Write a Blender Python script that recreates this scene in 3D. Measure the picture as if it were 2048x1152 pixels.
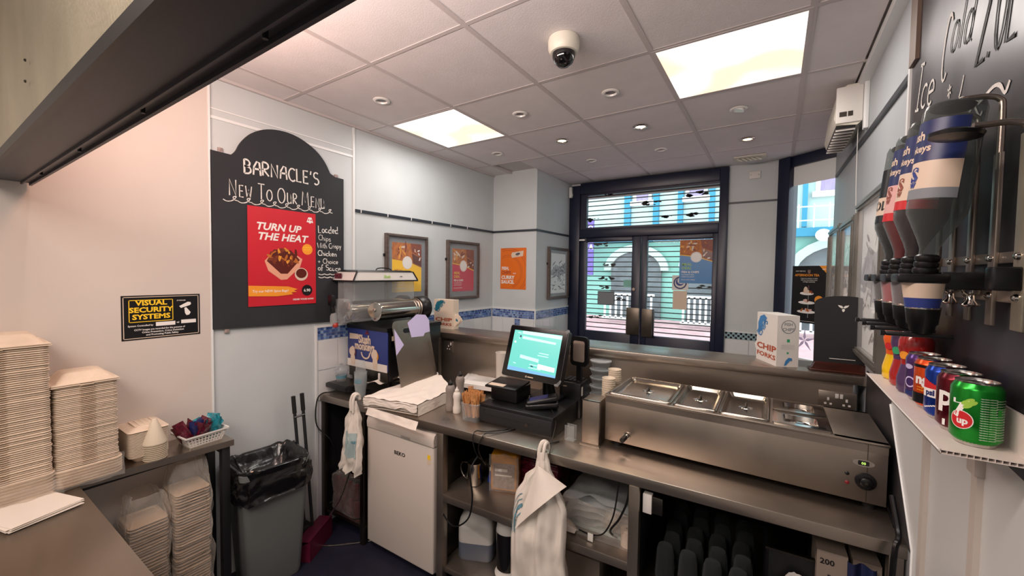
import bpy, bmesh, math, random
from mathutils import Vector, Matrix, noise
random.seed(7)
SC = bpy.context.scene
COL = SC.collection
for _o in list(bpy.data.objects): bpy.data.objects.remove(_o)
R = math.radians
# ------------------------------------------------------------------ camera
F_, PITCH, ROLL, YAW = 805.6, -0.0376238, 0.0133393, -0.577683
CAMZ = 1.726
CEIL = CAMZ + 1.021
def camdir(x, y, f):
    c, s = math.cos(ROLL), math.sin(ROLL)
    x, y = c*x - s*y, s*x + c*y
    cp, sp = math.cos(PITCH), math.sin(PITCH)
    fw = cp*f - sp*y; up = sp*f + cp*y
    cy, sy = math.cos(YAW), math.sin(YAW)
    return Vector((cy*x + sy*fw, -sy*x + cy*fw, up))
cam = bpy.data.cameras.new('camera'); cam.sensor_width = 36; cam.lens = 36*F_/2048
cam.clip_start = 0.02; cam.clip_end = 200
co = bpy.data.objects.new('camera', cam); COL.objects.link(co)
_r, _u, _f = camdir(1,0,0), camdir(0,1,0), camdir(0,0,1)
co.matrix_world = Matrix(((_r.x,_u.x,-_f.x,0),(_r.y,_u.y,-_f.y,0),(_r.z,_u.z,-_f.z,CAMZ),(0,0,0,1)))
SC.camera = co
# ------------------------------------------------------------------ world, light, exposure
SC.view_settings.view_transform = 'Standard'; SC.view_settings.look = 'None'
SC.view_settings.gamma = 1; SC.view_settings.use_curve_mapping = False
SC.view_settings.exposure = 0.0
W = bpy.data.worlds.new('overcast_sky'); SC.world = W; W.use_nodes = True
W.node_tree.nodes['Background'].inputs[0].default_value = (0.93, 0.95, 1.0, 1)
W.node_tree.nodes['Background'].inputs[1].default_value = 3.6
def area(name, loc, rot, sx, sy, power, color):
    l = bpy.data.lights.new(name, 'AREA'); l.shape = 'RECTANGLE'; l.size = sx; l.size_y = sy
    l.energy = power; l.color = color
    o = bpy.data.objects.new(name, l); COL.objects.link(o); o.location = loc; o.rotation_euler = rot
    return o
area('ceiling_panel_light', (-1.99, 2.224, CEIL-0.03), (0,0,0), .56, .56, 9, (1,.94,.90))
area('ceiling_panel_light', (-0.207, 2.224, CEIL-0.03), (0,0,0), .56, .56, 9, (1,.94,.88))
area('kitchen_fill_light', (-0.9, -0.95, CEIL-0.06), (0,0,0), 1.2, 1.2, 58, (1,.86,.76))  # added fill behind the camera for the counter fronts, no fitting modelled
area('canopy_fill_light', (-1.1, .33, 2.42), (R(82),0,0), 1.9, .14, 30, (1,.84,.77))  # added fill hidden by the canopy, brightens ceiling and walls, no fitting there
_l = bpy.data.lights.new('warm_lamp', 'POINT'); _l.energy = 10; _l.color = (1,.48,.30); _l.shadow_soft_size = .08
_o = bpy.data.objects.new('warm_lamp', _l); COL.objects.link(_o); _o.location = (-1.75, .50, 2.45)
SC.cycles.transparent_max_bounces = 32
# ------------------------------------------------------------------ pixel -> point on a real plane
def P(u, v, x=None, y=None, z=None):
    d = camdir((u-1024)/F_, -(v-576)/F_, 1)
    if x is not None: t = x/d.x
    elif y is not None: t = y/d.y
    else: t = (z-CAMZ)/d.z
    return Vector((d.x*t, d.y*t, CAMZ + d.z*t))
# ------------------------------------------------------------------ materials
def lin(h):
    h = h.lstrip('#'); r = [int(h[i:i+2],16)/255 for i in (0,2,4)]
    return tuple((c/12.92 if c <= .04045 else ((c+.055)/1.055)**2.4) for c in r) + (1,)
MATS = {}
def mat(name, col='#808080', rough=.5, metal=0, var=0, scale=6, stretch=None, bump=0, bscale=60, emit=0, alpha=None, trans=0, ior=1.45, coat=0, rvar=0, spec=None):
    m = bpy.data.materials.new(name); m.use_nodes = True
    nt = m.node_tree; b = nt.nodes['Principled BSDF']
    c = lin(col)
    b.inputs['Base Color'].default_value = c
    b.inputs['Roughness'].default_value = rough; b.inputs['Metallic'].default_value = metal
    if spec is not None: b.inputs['Specular IOR Level'].default_value = spec
    if coat: b.inputs['Coat Weight'].default_value = coat; b.inputs['Coat Roughness'].default_value = .08
    if trans: b.inputs['Transmission Weight'].default_value = trans; b.inputs['IOR'].default_value = ior
    if alpha is not None: b.inputs['Alpha'].default_value = alpha
    if emit:
        b.inputs['Emission Color'].default_value = c; b.inputs['Emission Strength'].default_value = emit
    if var or bump or rvar:
        tc = nt.nodes.new('ShaderNodeTexCoord'); mp = nt.nodes.new('ShaderNodeMapping')
        nt.links.new(tc.outputs['Object'], mp.inputs[0])
        if stretch: mp.inputs['Scale'].default_value = stretch
        if var or rvar:
            n = nt.nodes.new('ShaderNodeTexNoise'); n.inputs['Scale'].default_value = scale; n.inputs['Detail'].default_value = 5
            nt.links.new(mp.outputs[0], n.inputs['Vector'])
            if var:
                cr = nt.nodes.new('ShaderNodeValToRGB')
                cr.color_ramp.elements[0].position = .3; cr.color_ramp.elements[1].position = .7
                cr.color_ramp.elements[0].color = tuple(max(0, k*(1-var)) for k in c[:3]) + (1,)
                cr.color_ramp.elements[1].color = tuple(min(1, k*(1+var)) for k in c[:3]) + (1,)
                nt.links.new(n.outputs['Fac'], cr.inputs[0]); nt.links.new(cr.outputs[0], b.inputs['Base Color'])
            if rvar:
                mr = nt.nodes.new('ShaderNodeMapRange'); mr.inputs['From Min'].default_value = .3; mr.inputs['From Max'].default_value = .7
                mr.inputs['To Min'].default_value = max(0.03, rough-rvar); mr.inputs['To Max'].default_value = min(1, rough+rvar)
                nt.links.new(n.outputs['Fac'], mr.inputs['Value']); nt.links.new(mr.outputs[0], b.inputs['Roughness'])
        if bump:
            n2 = nt.nodes.new('ShaderNodeTexNoise'); n2.inputs['Scale'].default_value = bscale; n2.inputs['Detail'].default_value = 4
            nt.links.new(mp.outputs[0], n2.inputs['Vector'])
            bp = nt.nodes.new('ShaderNodeBump'); bp.inputs['Strength'].default_value = bump; bp.inputs['Distance'].default_value = .004
            nt.links.new(n2.outputs['Fac'], bp.inputs['Height']); nt.links.new(bp.outputs[0], b.inputs['Normal'])
    MATS[name] = m
    return m
def film(name, col='#ffffff', clear=.8, rough=.1, bump=0, bscale=30):
    """thin clear sheet: mostly see-through with a glossy skin"""
    m = bpy.data.materials.new(name); m.use_nodes = True; nt = m.node_tree; nt.nodes.clear()
    out = nt.nodes.new('ShaderNodeOutputMaterial'); mx = nt.nodes.new('ShaderNodeMixShader')
    t = nt.nodes.new('ShaderNodeBsdfTransparent'); t.inputs[0].default_value = lin(col)
    g = nt.nodes.new('ShaderNodeBsdfPrincipled'); g.inputs['Base Color'].default_value = lin(col); g.inputs['Roughness'].default_value = rough
    g.inputs['Coat Weight'].default_value = .6; g.inputs['Coat Roughness'].default_value = .05
    lw = nt.nodes.new('ShaderNodeLayerWeight'); lw.inputs[0].default_value = .35
    pw = nt.nodes.new('ShaderNodeMath'); pw.operation = 'POWER'; pw.inputs[1].default_value = 2.5; lw.inputs[0].default_value = .5
    mr = nt.nodes.new('ShaderNodeMapRange'); mr.inputs['To Min'].default_value = (1-clear)*.55; mr.inputs['To Max'].default_value = min(.9, 1-clear+.40)
    nt.links.new(lw.outputs['Facing'], pw.inputs[0]); nt.links.new(pw.outputs[0], mr.inputs['Value']); nt.links.new(mr.outputs[0], mx.inputs[0])
    nt.links.new(t.outputs[0], mx.inputs[1]); nt.links.new(g.outputs[0], mx.inputs[2]); nt.links.new(mx.outputs[0], out.inputs[0])
    if bump:
        n2 = nt.nodes.new('ShaderNodeTexNoise'); n2.inputs['Scale'].default_value = bscale; n2.inputs['Detail'].default_value = 4
        tc = nt.nodes.new('ShaderNodeTexCoord'); nt.links.new(tc.outputs['Object'], n2.inputs['Vector'])
        bp = nt.nodes.new('ShaderNodeBump'); bp.inputs['Strength'].default_value = bump; bp.inputs['Distance'].default_value = .01
        nt.links.new(n2.outputs['Fac'], bp.inputs['Height']); nt.links.new(bp.outputs[0], g.inputs['Normal'])
    MATS[name] = m
# room
mat('wall_paint', '#c2c8ca', .6, var=.04, scale=3, bump=.12, bscale=140)
mat('wall_beige', '#cdc4bd', .45, var=.03, scale=2.5, bump=.05, bscale=120)
mat('wall_white', '#c9cbca', .35, var=.03, scale=2)
mat('wall_grey', '#a4a9ad', .5, var=.07, scale=2.2)
mat('floor_navy', '#15162a', .6, var=.25, scale=14)
mat('ceil_tile', '#dcd7d8', .8, var=.03, scale=9, bump=.2, bscale=200)
mat('ceil_grid', '#c2bbba', .5)
mat('rail_dark', '#2a2f38', .4)
mat('strip_white', '#dfe2e2', .35)
mat('tile_white', '#d9dcdd', .15, coat=.3)
mat('grout', '#c9cdd2', .8)
for i, c in enumerate(('#3c5c9c', '#5a7cb6', '#7595c6', '#2f4a86', '#8aa6cf')): mat('mosaic_%d' % i, c, .15, coat=.4)
for i, c in enumerate(('#1e2a38', '#8fb6ba', '#4a6b78')): mat('checker_%d' % i, c, .2)
mat('navy_frame', '#161c33', .35, var=.1, scale=5)
mat('kick_plate', '#6b6359', .35, metal=.8, var=.2, scale=8)
film('pane_glass', '#f3f8f8', .93, .02)
film('frame_glass', '#ffffff', .975, .03)
film('thin_wrap', '#fbf8f4', .93, .08, bump=1, bscale=22)
film('clear_plastic', '#eef1f2', .72, .12)
film('clear_plastic_thin', '#f5f7f7', .82, .1)
film('wrap', '#f4efe9', .70, .12, bump=1, bscale=22)
film('frost_plastic', '#dfe3e4', .45, .35)
film('glassware', '#9aa1a3', .88, .03)
film('bottle_glass', '#b9c0bf', .86, .04)
film('tint_lid', '#d9dde0', .55, .1)
# metals
mat('steel', '#a4998e', .36, metal=.92, var=.07, scale=3, rvar=.1, bump=.03, bscale=300)
mat('steel_top', '#a69b90', .31, metal=.92, var=.06, scale=2.5, rvar=.05)
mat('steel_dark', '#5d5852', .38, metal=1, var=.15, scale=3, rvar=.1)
mat('steel_bright', '#c9c3bb', .14, metal=1)
mat('steel_lid', '#a89f95', .18, metal=1, rvar=.06, scale=6)
mat('galvanised', '#b8b09c', .42, metal=.85, var=.22, scale=3.5, stretch=(1,1,.5), bump=.25, bscale=160)
mat('hood_dark', '#33323a', .42, metal=.2, var=.12, scale=3)
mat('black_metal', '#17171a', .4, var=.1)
# plastics / paper etc.
mat('black', '#0d0d10', .35); mat('black_matt', '#151518', .7); mat('black_gloss', '#08080b', .12, coat=.5)
mat('white', '#d9d6d1', .5); mat('white_gloss', '#e8e6e2', .2); mat('offwhite', '#d9d3ca', .5)
mat('fridge_white', '#cbc1b8', .4, var=.02, scale=3); mat('fridge_seal', '#9a938c', .6)
mat('cream', '#d8cbb6', .5); mat('paper', '#e2d9cf', .75, var=.03, scale=4, bump=.15, bscale=25); mat('kraft_pulp', '#d9c8b4', .8, var=.05, scale=30, bump=.3, bscale=90)
mat('kraft_edge', '#cdb8a2', .85)
mat('chalkboard', '#24262b', .75, var=.16, scale=5, stretch=(1,1,.6)); mat('chalk', '#d9d7d2', .9, var=.12, scale=120)
mat('red_poster', '#c4202f', .35, var=.05, scale=3); mat('orange_poster', '#e0701f', .35); mat('yellow_poster', '#f5c40a', .35); mat('blue_poster', '#3f7fb8', .35)
mat('crimson_poster', '#c21f45', .35); mat('orange', '#f09a2b', .4); mat('yellow', '#f3c92c', .4); mat('navy', '#232f66', .35); mat('navy_print', '#2a3a82', .4)
mat('chip', '#d9932f', .5, var=.2, scale=40); mat('chip_dark', '#b0641f', .5, var=.3, scale=40); mat('meat', '#7a3115', .45, var=.35, scale=50); mat('bowl_print', '#e0a184', .5); mat('sauce_brown', '#5a1c12', .3)
mat('frame_wood', '#5b4f4a', .3, var=.25, scale=12, stretch=(1,1,6)); mat('frame_silver', '#7b7770', .3, metal=.5, var=.15, scale=10); mat('mount_grey', '#7c8288', .6); mat('art_grey', '#a2a7ad', .5, var=.3, scale=14)
mat('sketch', '#4b4f57', .6); mat('green_print', '#2f9e6a', .5); mat('teal_print', '#1f6f86', .45); mat('card_rust', '#a8492c', .5); mat('card_cream', '#dccdbb', .6)
mat('bin_grey', '#676a69', .5, var=.05, scale=4); mat('bin_bag', '#0b0b0d', .22, bump=.7, bscale=26, coat=.3)
mat('dustpan', '#5c1330', .4); mat('pole_grey', '#3a3c3f', .35, metal=.5)
mat('carrier', '#d8d0c6', .42, var=.05, scale=8, bump=.35, bscale=18); mat('carrier_blue', '#5f8c9c', .45); mat('carrier_print', '#a3b6b6', .45)
mat('sachet_red', '#5a1428', .22, var=.5, scale=45, bump=.6, bscale=60, coat=.3); mat('sachet_teal', '#1a7f8e', .22, var=.35, scale=45, bump=.6, bscale=60, coat=.3); mat('sachet_navy', '#252a5e', .22, var=.4, scale=45, bump=.6, bscale=60)
mat('slush_blue', '#2c3878', .35, var=.05); mat('monkey', '#8a4a3a', .5); mat('lilac', '#cfc6ee', .5)
mat('tap_red', '#a8362c', .35); mat('rubber', '#101012', .8)
mat('wood_fork', '#c98f57', .65, var=.2, scale=30); mat('wood_red', '#3d180f', .3, var=.35, scale=7, stretch=(1,6,6))
mat('screen_teal', '#5fc0b8', .3, emit=.68); mat('screen_blue', '#6ba9d4', .3, emit=.68); mat('screen_pale', '#a9e0d6', .3, emit=.8); mat('screen_white', '#e9f6ee', .3, emit=.8)
mat('led_green', '#b8e86a', .4, emit=2.0); mat('led_red', '#8a2028', .3)
mat('can_green', '#1c8f2c', .22, metal=.7, var=.08, scale=20); mat('can_maroon', '#5e1220', .22, metal=.7); mat('can_blue', '#1b3f9e', .22, metal=.7); mat('can_orange', '#e0521c', .25, metal=.55); mat('can_purple', '#5a3a7a', .22, metal=.6); mat('can_black', '#16131a', .3, metal=.5)
mat('can_metal', '#c9c6c2', .2, metal=1); mat('print_red', '#c42026', .4); mat('print_white', '#e8e6e2', .45); mat('lime', '#9bc84a', .4)
mat('juice_yellow', '#f2c60e', .2, coat=.4); mat('juice_red', '#a81e1e', .2, coat=.4); mat('juice_orange', '#e8601c', .3); mat('juice_purple', '#4f3560', .3); mat('cap_pink', '#d81e6e', .35); mat('cap_white', '#e9e6dd', .3)
mat('syrup_dark', '#1a0c10', .12, coat=.3); mat('syrup_red', '#a8101a', .12, coat=.3); mat('syrup_crimson', '#3c0a16', .12, coat=.3); mat('label_cream', '#d6c2ae', .5); mat('label_pink', '#d8a9a4', .5); mat('label_navy', '#1d2a5c', .4)
mat('shelf_white', '#d9cfc8', .4, var=.03); mat('trunking', '#bdb4ac', .5)
mat('heater_cream', '#d6d2c4', .4); mat('sensor_white', '#cfd0ce', .4)
mat('board_steel_dark', '#57565a', .40, metal=.85, var=.25, scale=2.5, rvar=.12)
mat('sq_grey', '#857c76', .5); mat('trunk_brown', '#6b594e', .5)
mat('milk_jug', '#b8b6b2', .4, var=.05); mat('blue_liquid', '#58606e', .35); mat('tea_yellow', '#c98a1c', .35, var=.2, scale=30); mat('tea_label', '#9a8a86', .4, var=.3, scale=60); mat('roll_white', '#cfc0b2', .7); mat('glove_blue', '#1a2348', .5)
mat('cardboard', '#8d7f74', .8, var=.08)
mat('lamp_on', '#ffd9a8', .4, emit=14); mat('lamp_off', '#3c3937', .3)
# exterior
mat('ext_aqua', '#b5cfc8', .8, var=.06, scale=3); mat('ext_turq', '#86bfb2', .8, var=.06, scale=3); mat('ext_blue', '#2f8fb0', .7); mat('ext_pink', '#cf9fae', .8, var=.08, scale=20); mat('ext_white', '#e8eceb', .7); mat('ext_glass', '#8c93a3', .15, var=.3, scale=3); mat('ext_curtain', '#9a8fb0', .8, var=.15, scale=10, stretch=(8,1,1)); mat('ext_purple', '#6a5aa8', .6); mat('ext_arch', '#5d676b', .5, var=.3, scale=4); mat('paving', '#c9a5a8', .85, var=.15, scale=6); mat('kerb', '#cfcfcf', .8)
def emissive_panel():
    m = bpy.data.materials.new('light_diffuser'); m.use_nodes = True; nt = m.node_tree; b = nt.nodes['Principled BSDF']
    tc = nt.nodes.new('ShaderNodeTexCoord'); n = nt.nodes.new('ShaderNodeTexNoise'); n.inputs['Scale'].default_value = 2.6; n.inputs['Detail'].default_value = 1
    cr = nt.nodes.new('ShaderNodeValToRGB'); cr.color_ramp.elements[0].position = .42; cr.color_ramp.elements[0].color = (1,.72,.45,1); cr.color_ramp.elements[1].position = .56; cr.color_ramp.elements[1].color = (1,.97,.93,1)
    nt.links.new(tc.outputs['Object'], n.inputs['Vector']); nt.links.new(n.outputs['Fac'], cr.inputs[0])
    nt.links.new(cr.outputs[0], b.inputs['Emission Color']); b.inputs['Emission Strength'].default_value = 1.25
    b.inputs['Base Color'].default_value = (.8,.8,.8,1)
    MATS['light_diffuser'] = m
emissive_panel()
# ------------------------------------------------------------------ mesh builder
def wmat(o):
    m=o.matrix_basis.copy(); p=o.parent
    while p is not None: m=p.matrix_basis@m; p=p.parent
    return m
class MB:
    def __init__(s, m='white'): s.v=[]; s.f=[]; s.fm=[]; s.names=[]; s.T=None; s.cur=0; s.m(m)
    def m(s, name):
        if name not in s.names: s.names.append(name)
        s.cur = s.names.index(name); return s
    def _add(s, vs, fs):
        k = len(s.v)
        if s.T is not None: vs = [s.T @ Vector(p) for p in vs]
        s.v += [tuple(p) for p in vs]
        for f in fs: s.f.append(tuple(i+k for i in f)); s.fm.append(s.cur)
        return s
    def box(s, x0,y0,z0,x1,y1,z1):
        if x0>x1: x0,x1=x1,x0
        if y0>y1: y0,y1=y1,y0
        if z0>z1: z0,z1=z1,z0
        vs=[(x0,y0,z0),(x1,y0,z0),(x1,y1,z0),(x0,y1,z0),(x0,y0,z1),(x1,y0,z1),(x1,y1,z1),(x0,y1,z1)]
        return s._add(vs,[(3,2,1,0),(4,5,6,7),(0,1,5,4),(1,2,6,5),(2,3,7,6),(3,0,4,7)])
    def rbox(s, x0,y0,z0,x1,y1,z1,r=.004,seg=2):
        bm=bmesh.new(); bmesh.ops.create_cube(bm,size=1)
        for v in bm.verts: v.co=Vector(((x0+x1)/2+v.co.x*(x1-x0),(y0+y1)/2+v.co.y*(y1-y0),(z0+z1)/2+v.co.z*(z1-z0)))
        bmesh.ops.bevel(bm,geom=list(bm.edges),offset=min(r,abs(x1-x0)*.49,abs(y1-y0)*.49,abs(z1-z0)*.49),segments=seg,affect='EDGES',profile=.5)
        bm.verts.index_update()
        s._add([v.co.copy() for v in bm.verts],[[v.index for v in f.verts] for f in bm.faces]); bm.free(); return s
    def lathe(s, o, prof, n=24, axis=(0,0,1), cap=True, a0=0, a1=360):
        ax=Vector(axis).normalized(); q=Vector((0,0,1)).rotation_difference(ax); o=Vector(o)
        full=abs(a1-a0)>=360; nn=n if full else n+1
        vs=[]; fs=[]
        for (r,z) in prof:
            for i in range(nn):
                a=R(a0+(a1-a0)*i/n); vs.append(o+q@Vector((r*math.cos(a),r*math.sin(a),z)))
        for j in range(len(prof)-1):
            for i in range(n):
                i2=(i+1)%nn if full else i+1
                fs.append((j*nn+i,j*nn+i2,(j+1)*nn+i2,(j+1)*nn+i))
        if cap and full:
            if prof[0][0]>1e-6: fs.append(tuple(reversed(range(n))))
            if prof[-1][0]>1e-6: fs.append(tuple((len(prof)-1)*nn+i for i in range(n)))
        return s._add(vs,fs)
    def cyl(s,p0,p1,r0,r1=None,n=16):
        p0=Vector(p0);p1=Vector(p1); d=p1-p0
        return s.lathe(p0,[(r0,0),(r0 if r1 is None else r1,d.length)],n,d)
    def tube(s, pts, r, n=8, cap=True):
        pts=[Vector(p) for p in pts]; vs=[]; fs=[]
        t=(pts[1]-pts[0]).normalized(); a=Vector((0,0,1)) if abs(t.z)<.9 else Vector((1,0,0)); u=t.cross(a).normalized()
        for i,p in enumerate(pts):
            if i==0: t=(pts[1]-p)
            elif i==len(pts)-1: t=(p-pts[i-1])
            else: t=(pts[i+1]-pts[i-1])
            t=t.normalized(); u=(u-t*u.dot(t)).normalized(); w=t.cross(u)
            rr=r[i] if isinstance(r,(list,tuple)) else r
            for k in range(n):
                g=2*math.pi*k/n; vs.append(p+u*math.cos(g)*rr+w*math.sin(g)*rr)
        for j in range(len(pts)-1):
            for k in range(n): fs.append((j*n+k,j*n+(k+1)%n,(j+1)*n+(k+1)%n,(j+1)*n+k))
        if cap: fs.append(tuple(reversed(range(n)))); fs.append(tuple((len(pts)-1)*n+k for k in range(n)))
        return s._add(vs,fs)
    def prism(s, pts, o, rt, up, d):
        """2d outline pts in the plane (rt, up) at o, thickness d along rt x up (towards the viewer)"""
        o=Vector(o); rt=Vector(rt); up=Vector(up); nn=rt.cross(up).normalized(); k=len(pts)
        vs=[o+rt*a+up*b for a,b in pts]+[o+rt*a+up*b+nn*d for a,b in pts]
        fs=[tuple(reversed(range(k))),tuple(range(k,2*k))]+[(i,(i+1)%k,(i+1)%k+k,i+k) for i in range(k)]
        return s._add(vs,fs)
    def flat(s, pts, o, rt, up, d=0):
        o=Vector(o); rt=Vector(rt); up=Vector(up); nn=rt.cross(up).normalized()
        return s._add([o+rt*a+up*b+nn*d for a,b in pts],[tuple(range(len(pts)))])
    def poly(s, pts): return s._add(pts,[tuple(range(len(pts)))])
    def grid(s, fn, nu, nv, closeu=False):
        vs=[fn(i/nu,j/nv) for j in range(nv+1) for i in range(nu+(0 if closeu else 1))]; w=nu if closeu else nu+1; fs=[]
        for j in range(nv):
            for i in range(nu):
                i2=(i+1)%w if closeu else i+1
                fs.append((j*w+i,j*w+i2,(j+1)*w+i2,(j+1)*w+i))
        return s._add(vs,fs)
    def text(s, body, o, rt, up, h, bold=0, shear=0, align='LEFT', sx=1, d=.0006, mono=False, track=1):
        cu=bpy.data.curves.new('t','FONT'); cu.body=body; cu.size=1; cu.offset=bold; cu.shear=shear; cu.align_x=align; cu.resolution_u=2; cu.space_character=track
        ob=bpy.data.objects.new('t',cu); me=bpy.data.meshes.new_from_object(ob)
        o=Vector(o); rt=Vector(rt).normalized(); up=Vector(up).normalized(); nn=rt.cross(up).normalized(); k=h/.73
        s._add([o+rt*v.co.x*k*sx+up*v.co.y*k+nn*d for v in me.vertices],[tuple(p.vertices) for p in me.polygons])
        bpy.data.objects.remove(ob); bpy.data.curves.remove(cu); bpy.data.meshes.remove(me); return s
    def stroke(s, pts, o, rt, up, w, d=.0008):
        """flat chalk line through 2d pts"""
        o=Vector(o); rt=Vector(rt); up=Vector(up); nn=rt.cross(up).normalized(); vs=[]; fs=[]; n=len(pts)
        for i,(a,b) in enumerate(pts):
            p0=pts[max(0,i-1)]; p1=pts[min(n-1,i+1)]; dx,dy=p1[0]-p0[0],p1[1]-p0[1]; l=math.hypot(dx,dy) or 1
            ww=w*(.75+.35*random.random())/2; nx,ny=-dy/l*ww,dx/l*ww
            vs.append(o+rt*(a+nx)+up*(b+ny)+nn*d); vs.append(o+rt*(a-nx)+up*(b-ny)+nn*d)
        for i in range(n-1): fs.append((2*i,2*i+1,2*i+3,2*i+2))
        return s._add(vs,fs)
    def done(s, name, parent=None, label=None, world=False, smooth=40, kind=None, **tagkw):
        me=bpy.data.meshes.new(name)
        vs=s.v
        if parent is not None and world:
            inv=wmat(parent).inverted(); vs=[tuple(inv@Vector(p)) for p in vs]
        me.from_pydata(vs,[],s.f); 
        for nm in s.names: me.materials.append(MATS[nm])
        me.polygons.foreach_set('material_index', s.fm)
        me.update()
        bm=bmesh.new(); bm.from_mesh(me); bmesh.ops.recalc_face_normals(bm,faces=list(bm.faces)) if getattr(s,'recalc',False) else None; bm.to_mesh(me); bm.free()
        if smooth:
            me.shade_smooth(); me.set_sharp_from_angle(angle=R(smooth))
        o=bpy.data.objects.new(name,me); COL.objects.link(o)
        if parent is not None: o.parent=parent
        if label: o['label']=label
        if kind: o['kind']=kind
        if 'cat' in tagkw: o['category']=tagkw['cat']
        if 'group' in tagkw and tagkw['group']: o['group']=tagkw['group']
        return o
def thing(name,label,cat,loc=(0,0,0),rotz=0,group=None,rot=None):
    o=bpy.data.objects.new(name,None); COL.objects.link(o); o.location=loc
    o.rotation_euler=rot if rot else (0,0,rotz); o.empty_display_size=.05
    o['label']=label; o['category']=cat
    if group: o['group']=group
    o.matrix_basis=Matrix.LocRotScale(Vector(loc),o.rotation_euler,None)
    return o
KIDS={}
def dup(root,loc,rot=(0,0,0),label=None,scale=None):
    r=root.copy(); COL.objects.link(r); r.location=loc; r.rotation_euler=rot
    if scale: r.scale=scale
    if label: r['label']=label
    for ch in root.children:
        c=ch.copy(); COL.objects.link(c); c.parent=r
        for g in ch.children:
            d=g.copy(); COL.objects.link(d); d.parent=c
    return r
def struct(b,name,smooth=40,parent=None,**k):
    o=b.done(name,parent,smooth=smooth,**k)
    if parent is None: o['kind']='structure'
    return o
X_,Y_,Z_=Vector((1,0,0)),Vector((0,1,0)),Vector((0,0,1))
def rrect(w,h,r,n=4,x=0,y=0):
    pts=[]
    for cx,cy,a in ((x+w-r,y+h-r,0),(x+r,y+h-r,90),(x+r,y+r,180),(x+w-r,y+r,270)):
        for i in range(n+1):
            t=R(a+90*i/n); pts.append((cx+r*math.cos(t),cy+r*math.sin(t)))
    return pts
def ell(cx,cy,rx,ry=None,n=24,a0=0,a1=360):
    ry=rx if ry is None else ry
    return [(cx+rx*math.cos(R(a0+(a1-a0)*i/n)),cy+ry*math.sin(R(a0+(a1-a0)*i/n))) for i in range(n if a1-a0>=360 else n+1)]
def smoothpath(pts,k=6):
    pts=[Vector(p) for p in pts]; out=[]
    for i in range(len(pts)-1):
        p0=pts[max(i-1,0)];p1=pts[i];p2=pts[i+1];p3=pts[min(i+2,len(pts)-1)]
        for j in range(k):
            t=j/k; out.append(.5*((2*p1)+(p2-p0)*t+(2*p0-5*p1+4*p2-p3)*t*t+(3*p1-p0-3*p2+p3)*t**3))
    return out+[pts[-1]]
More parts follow.
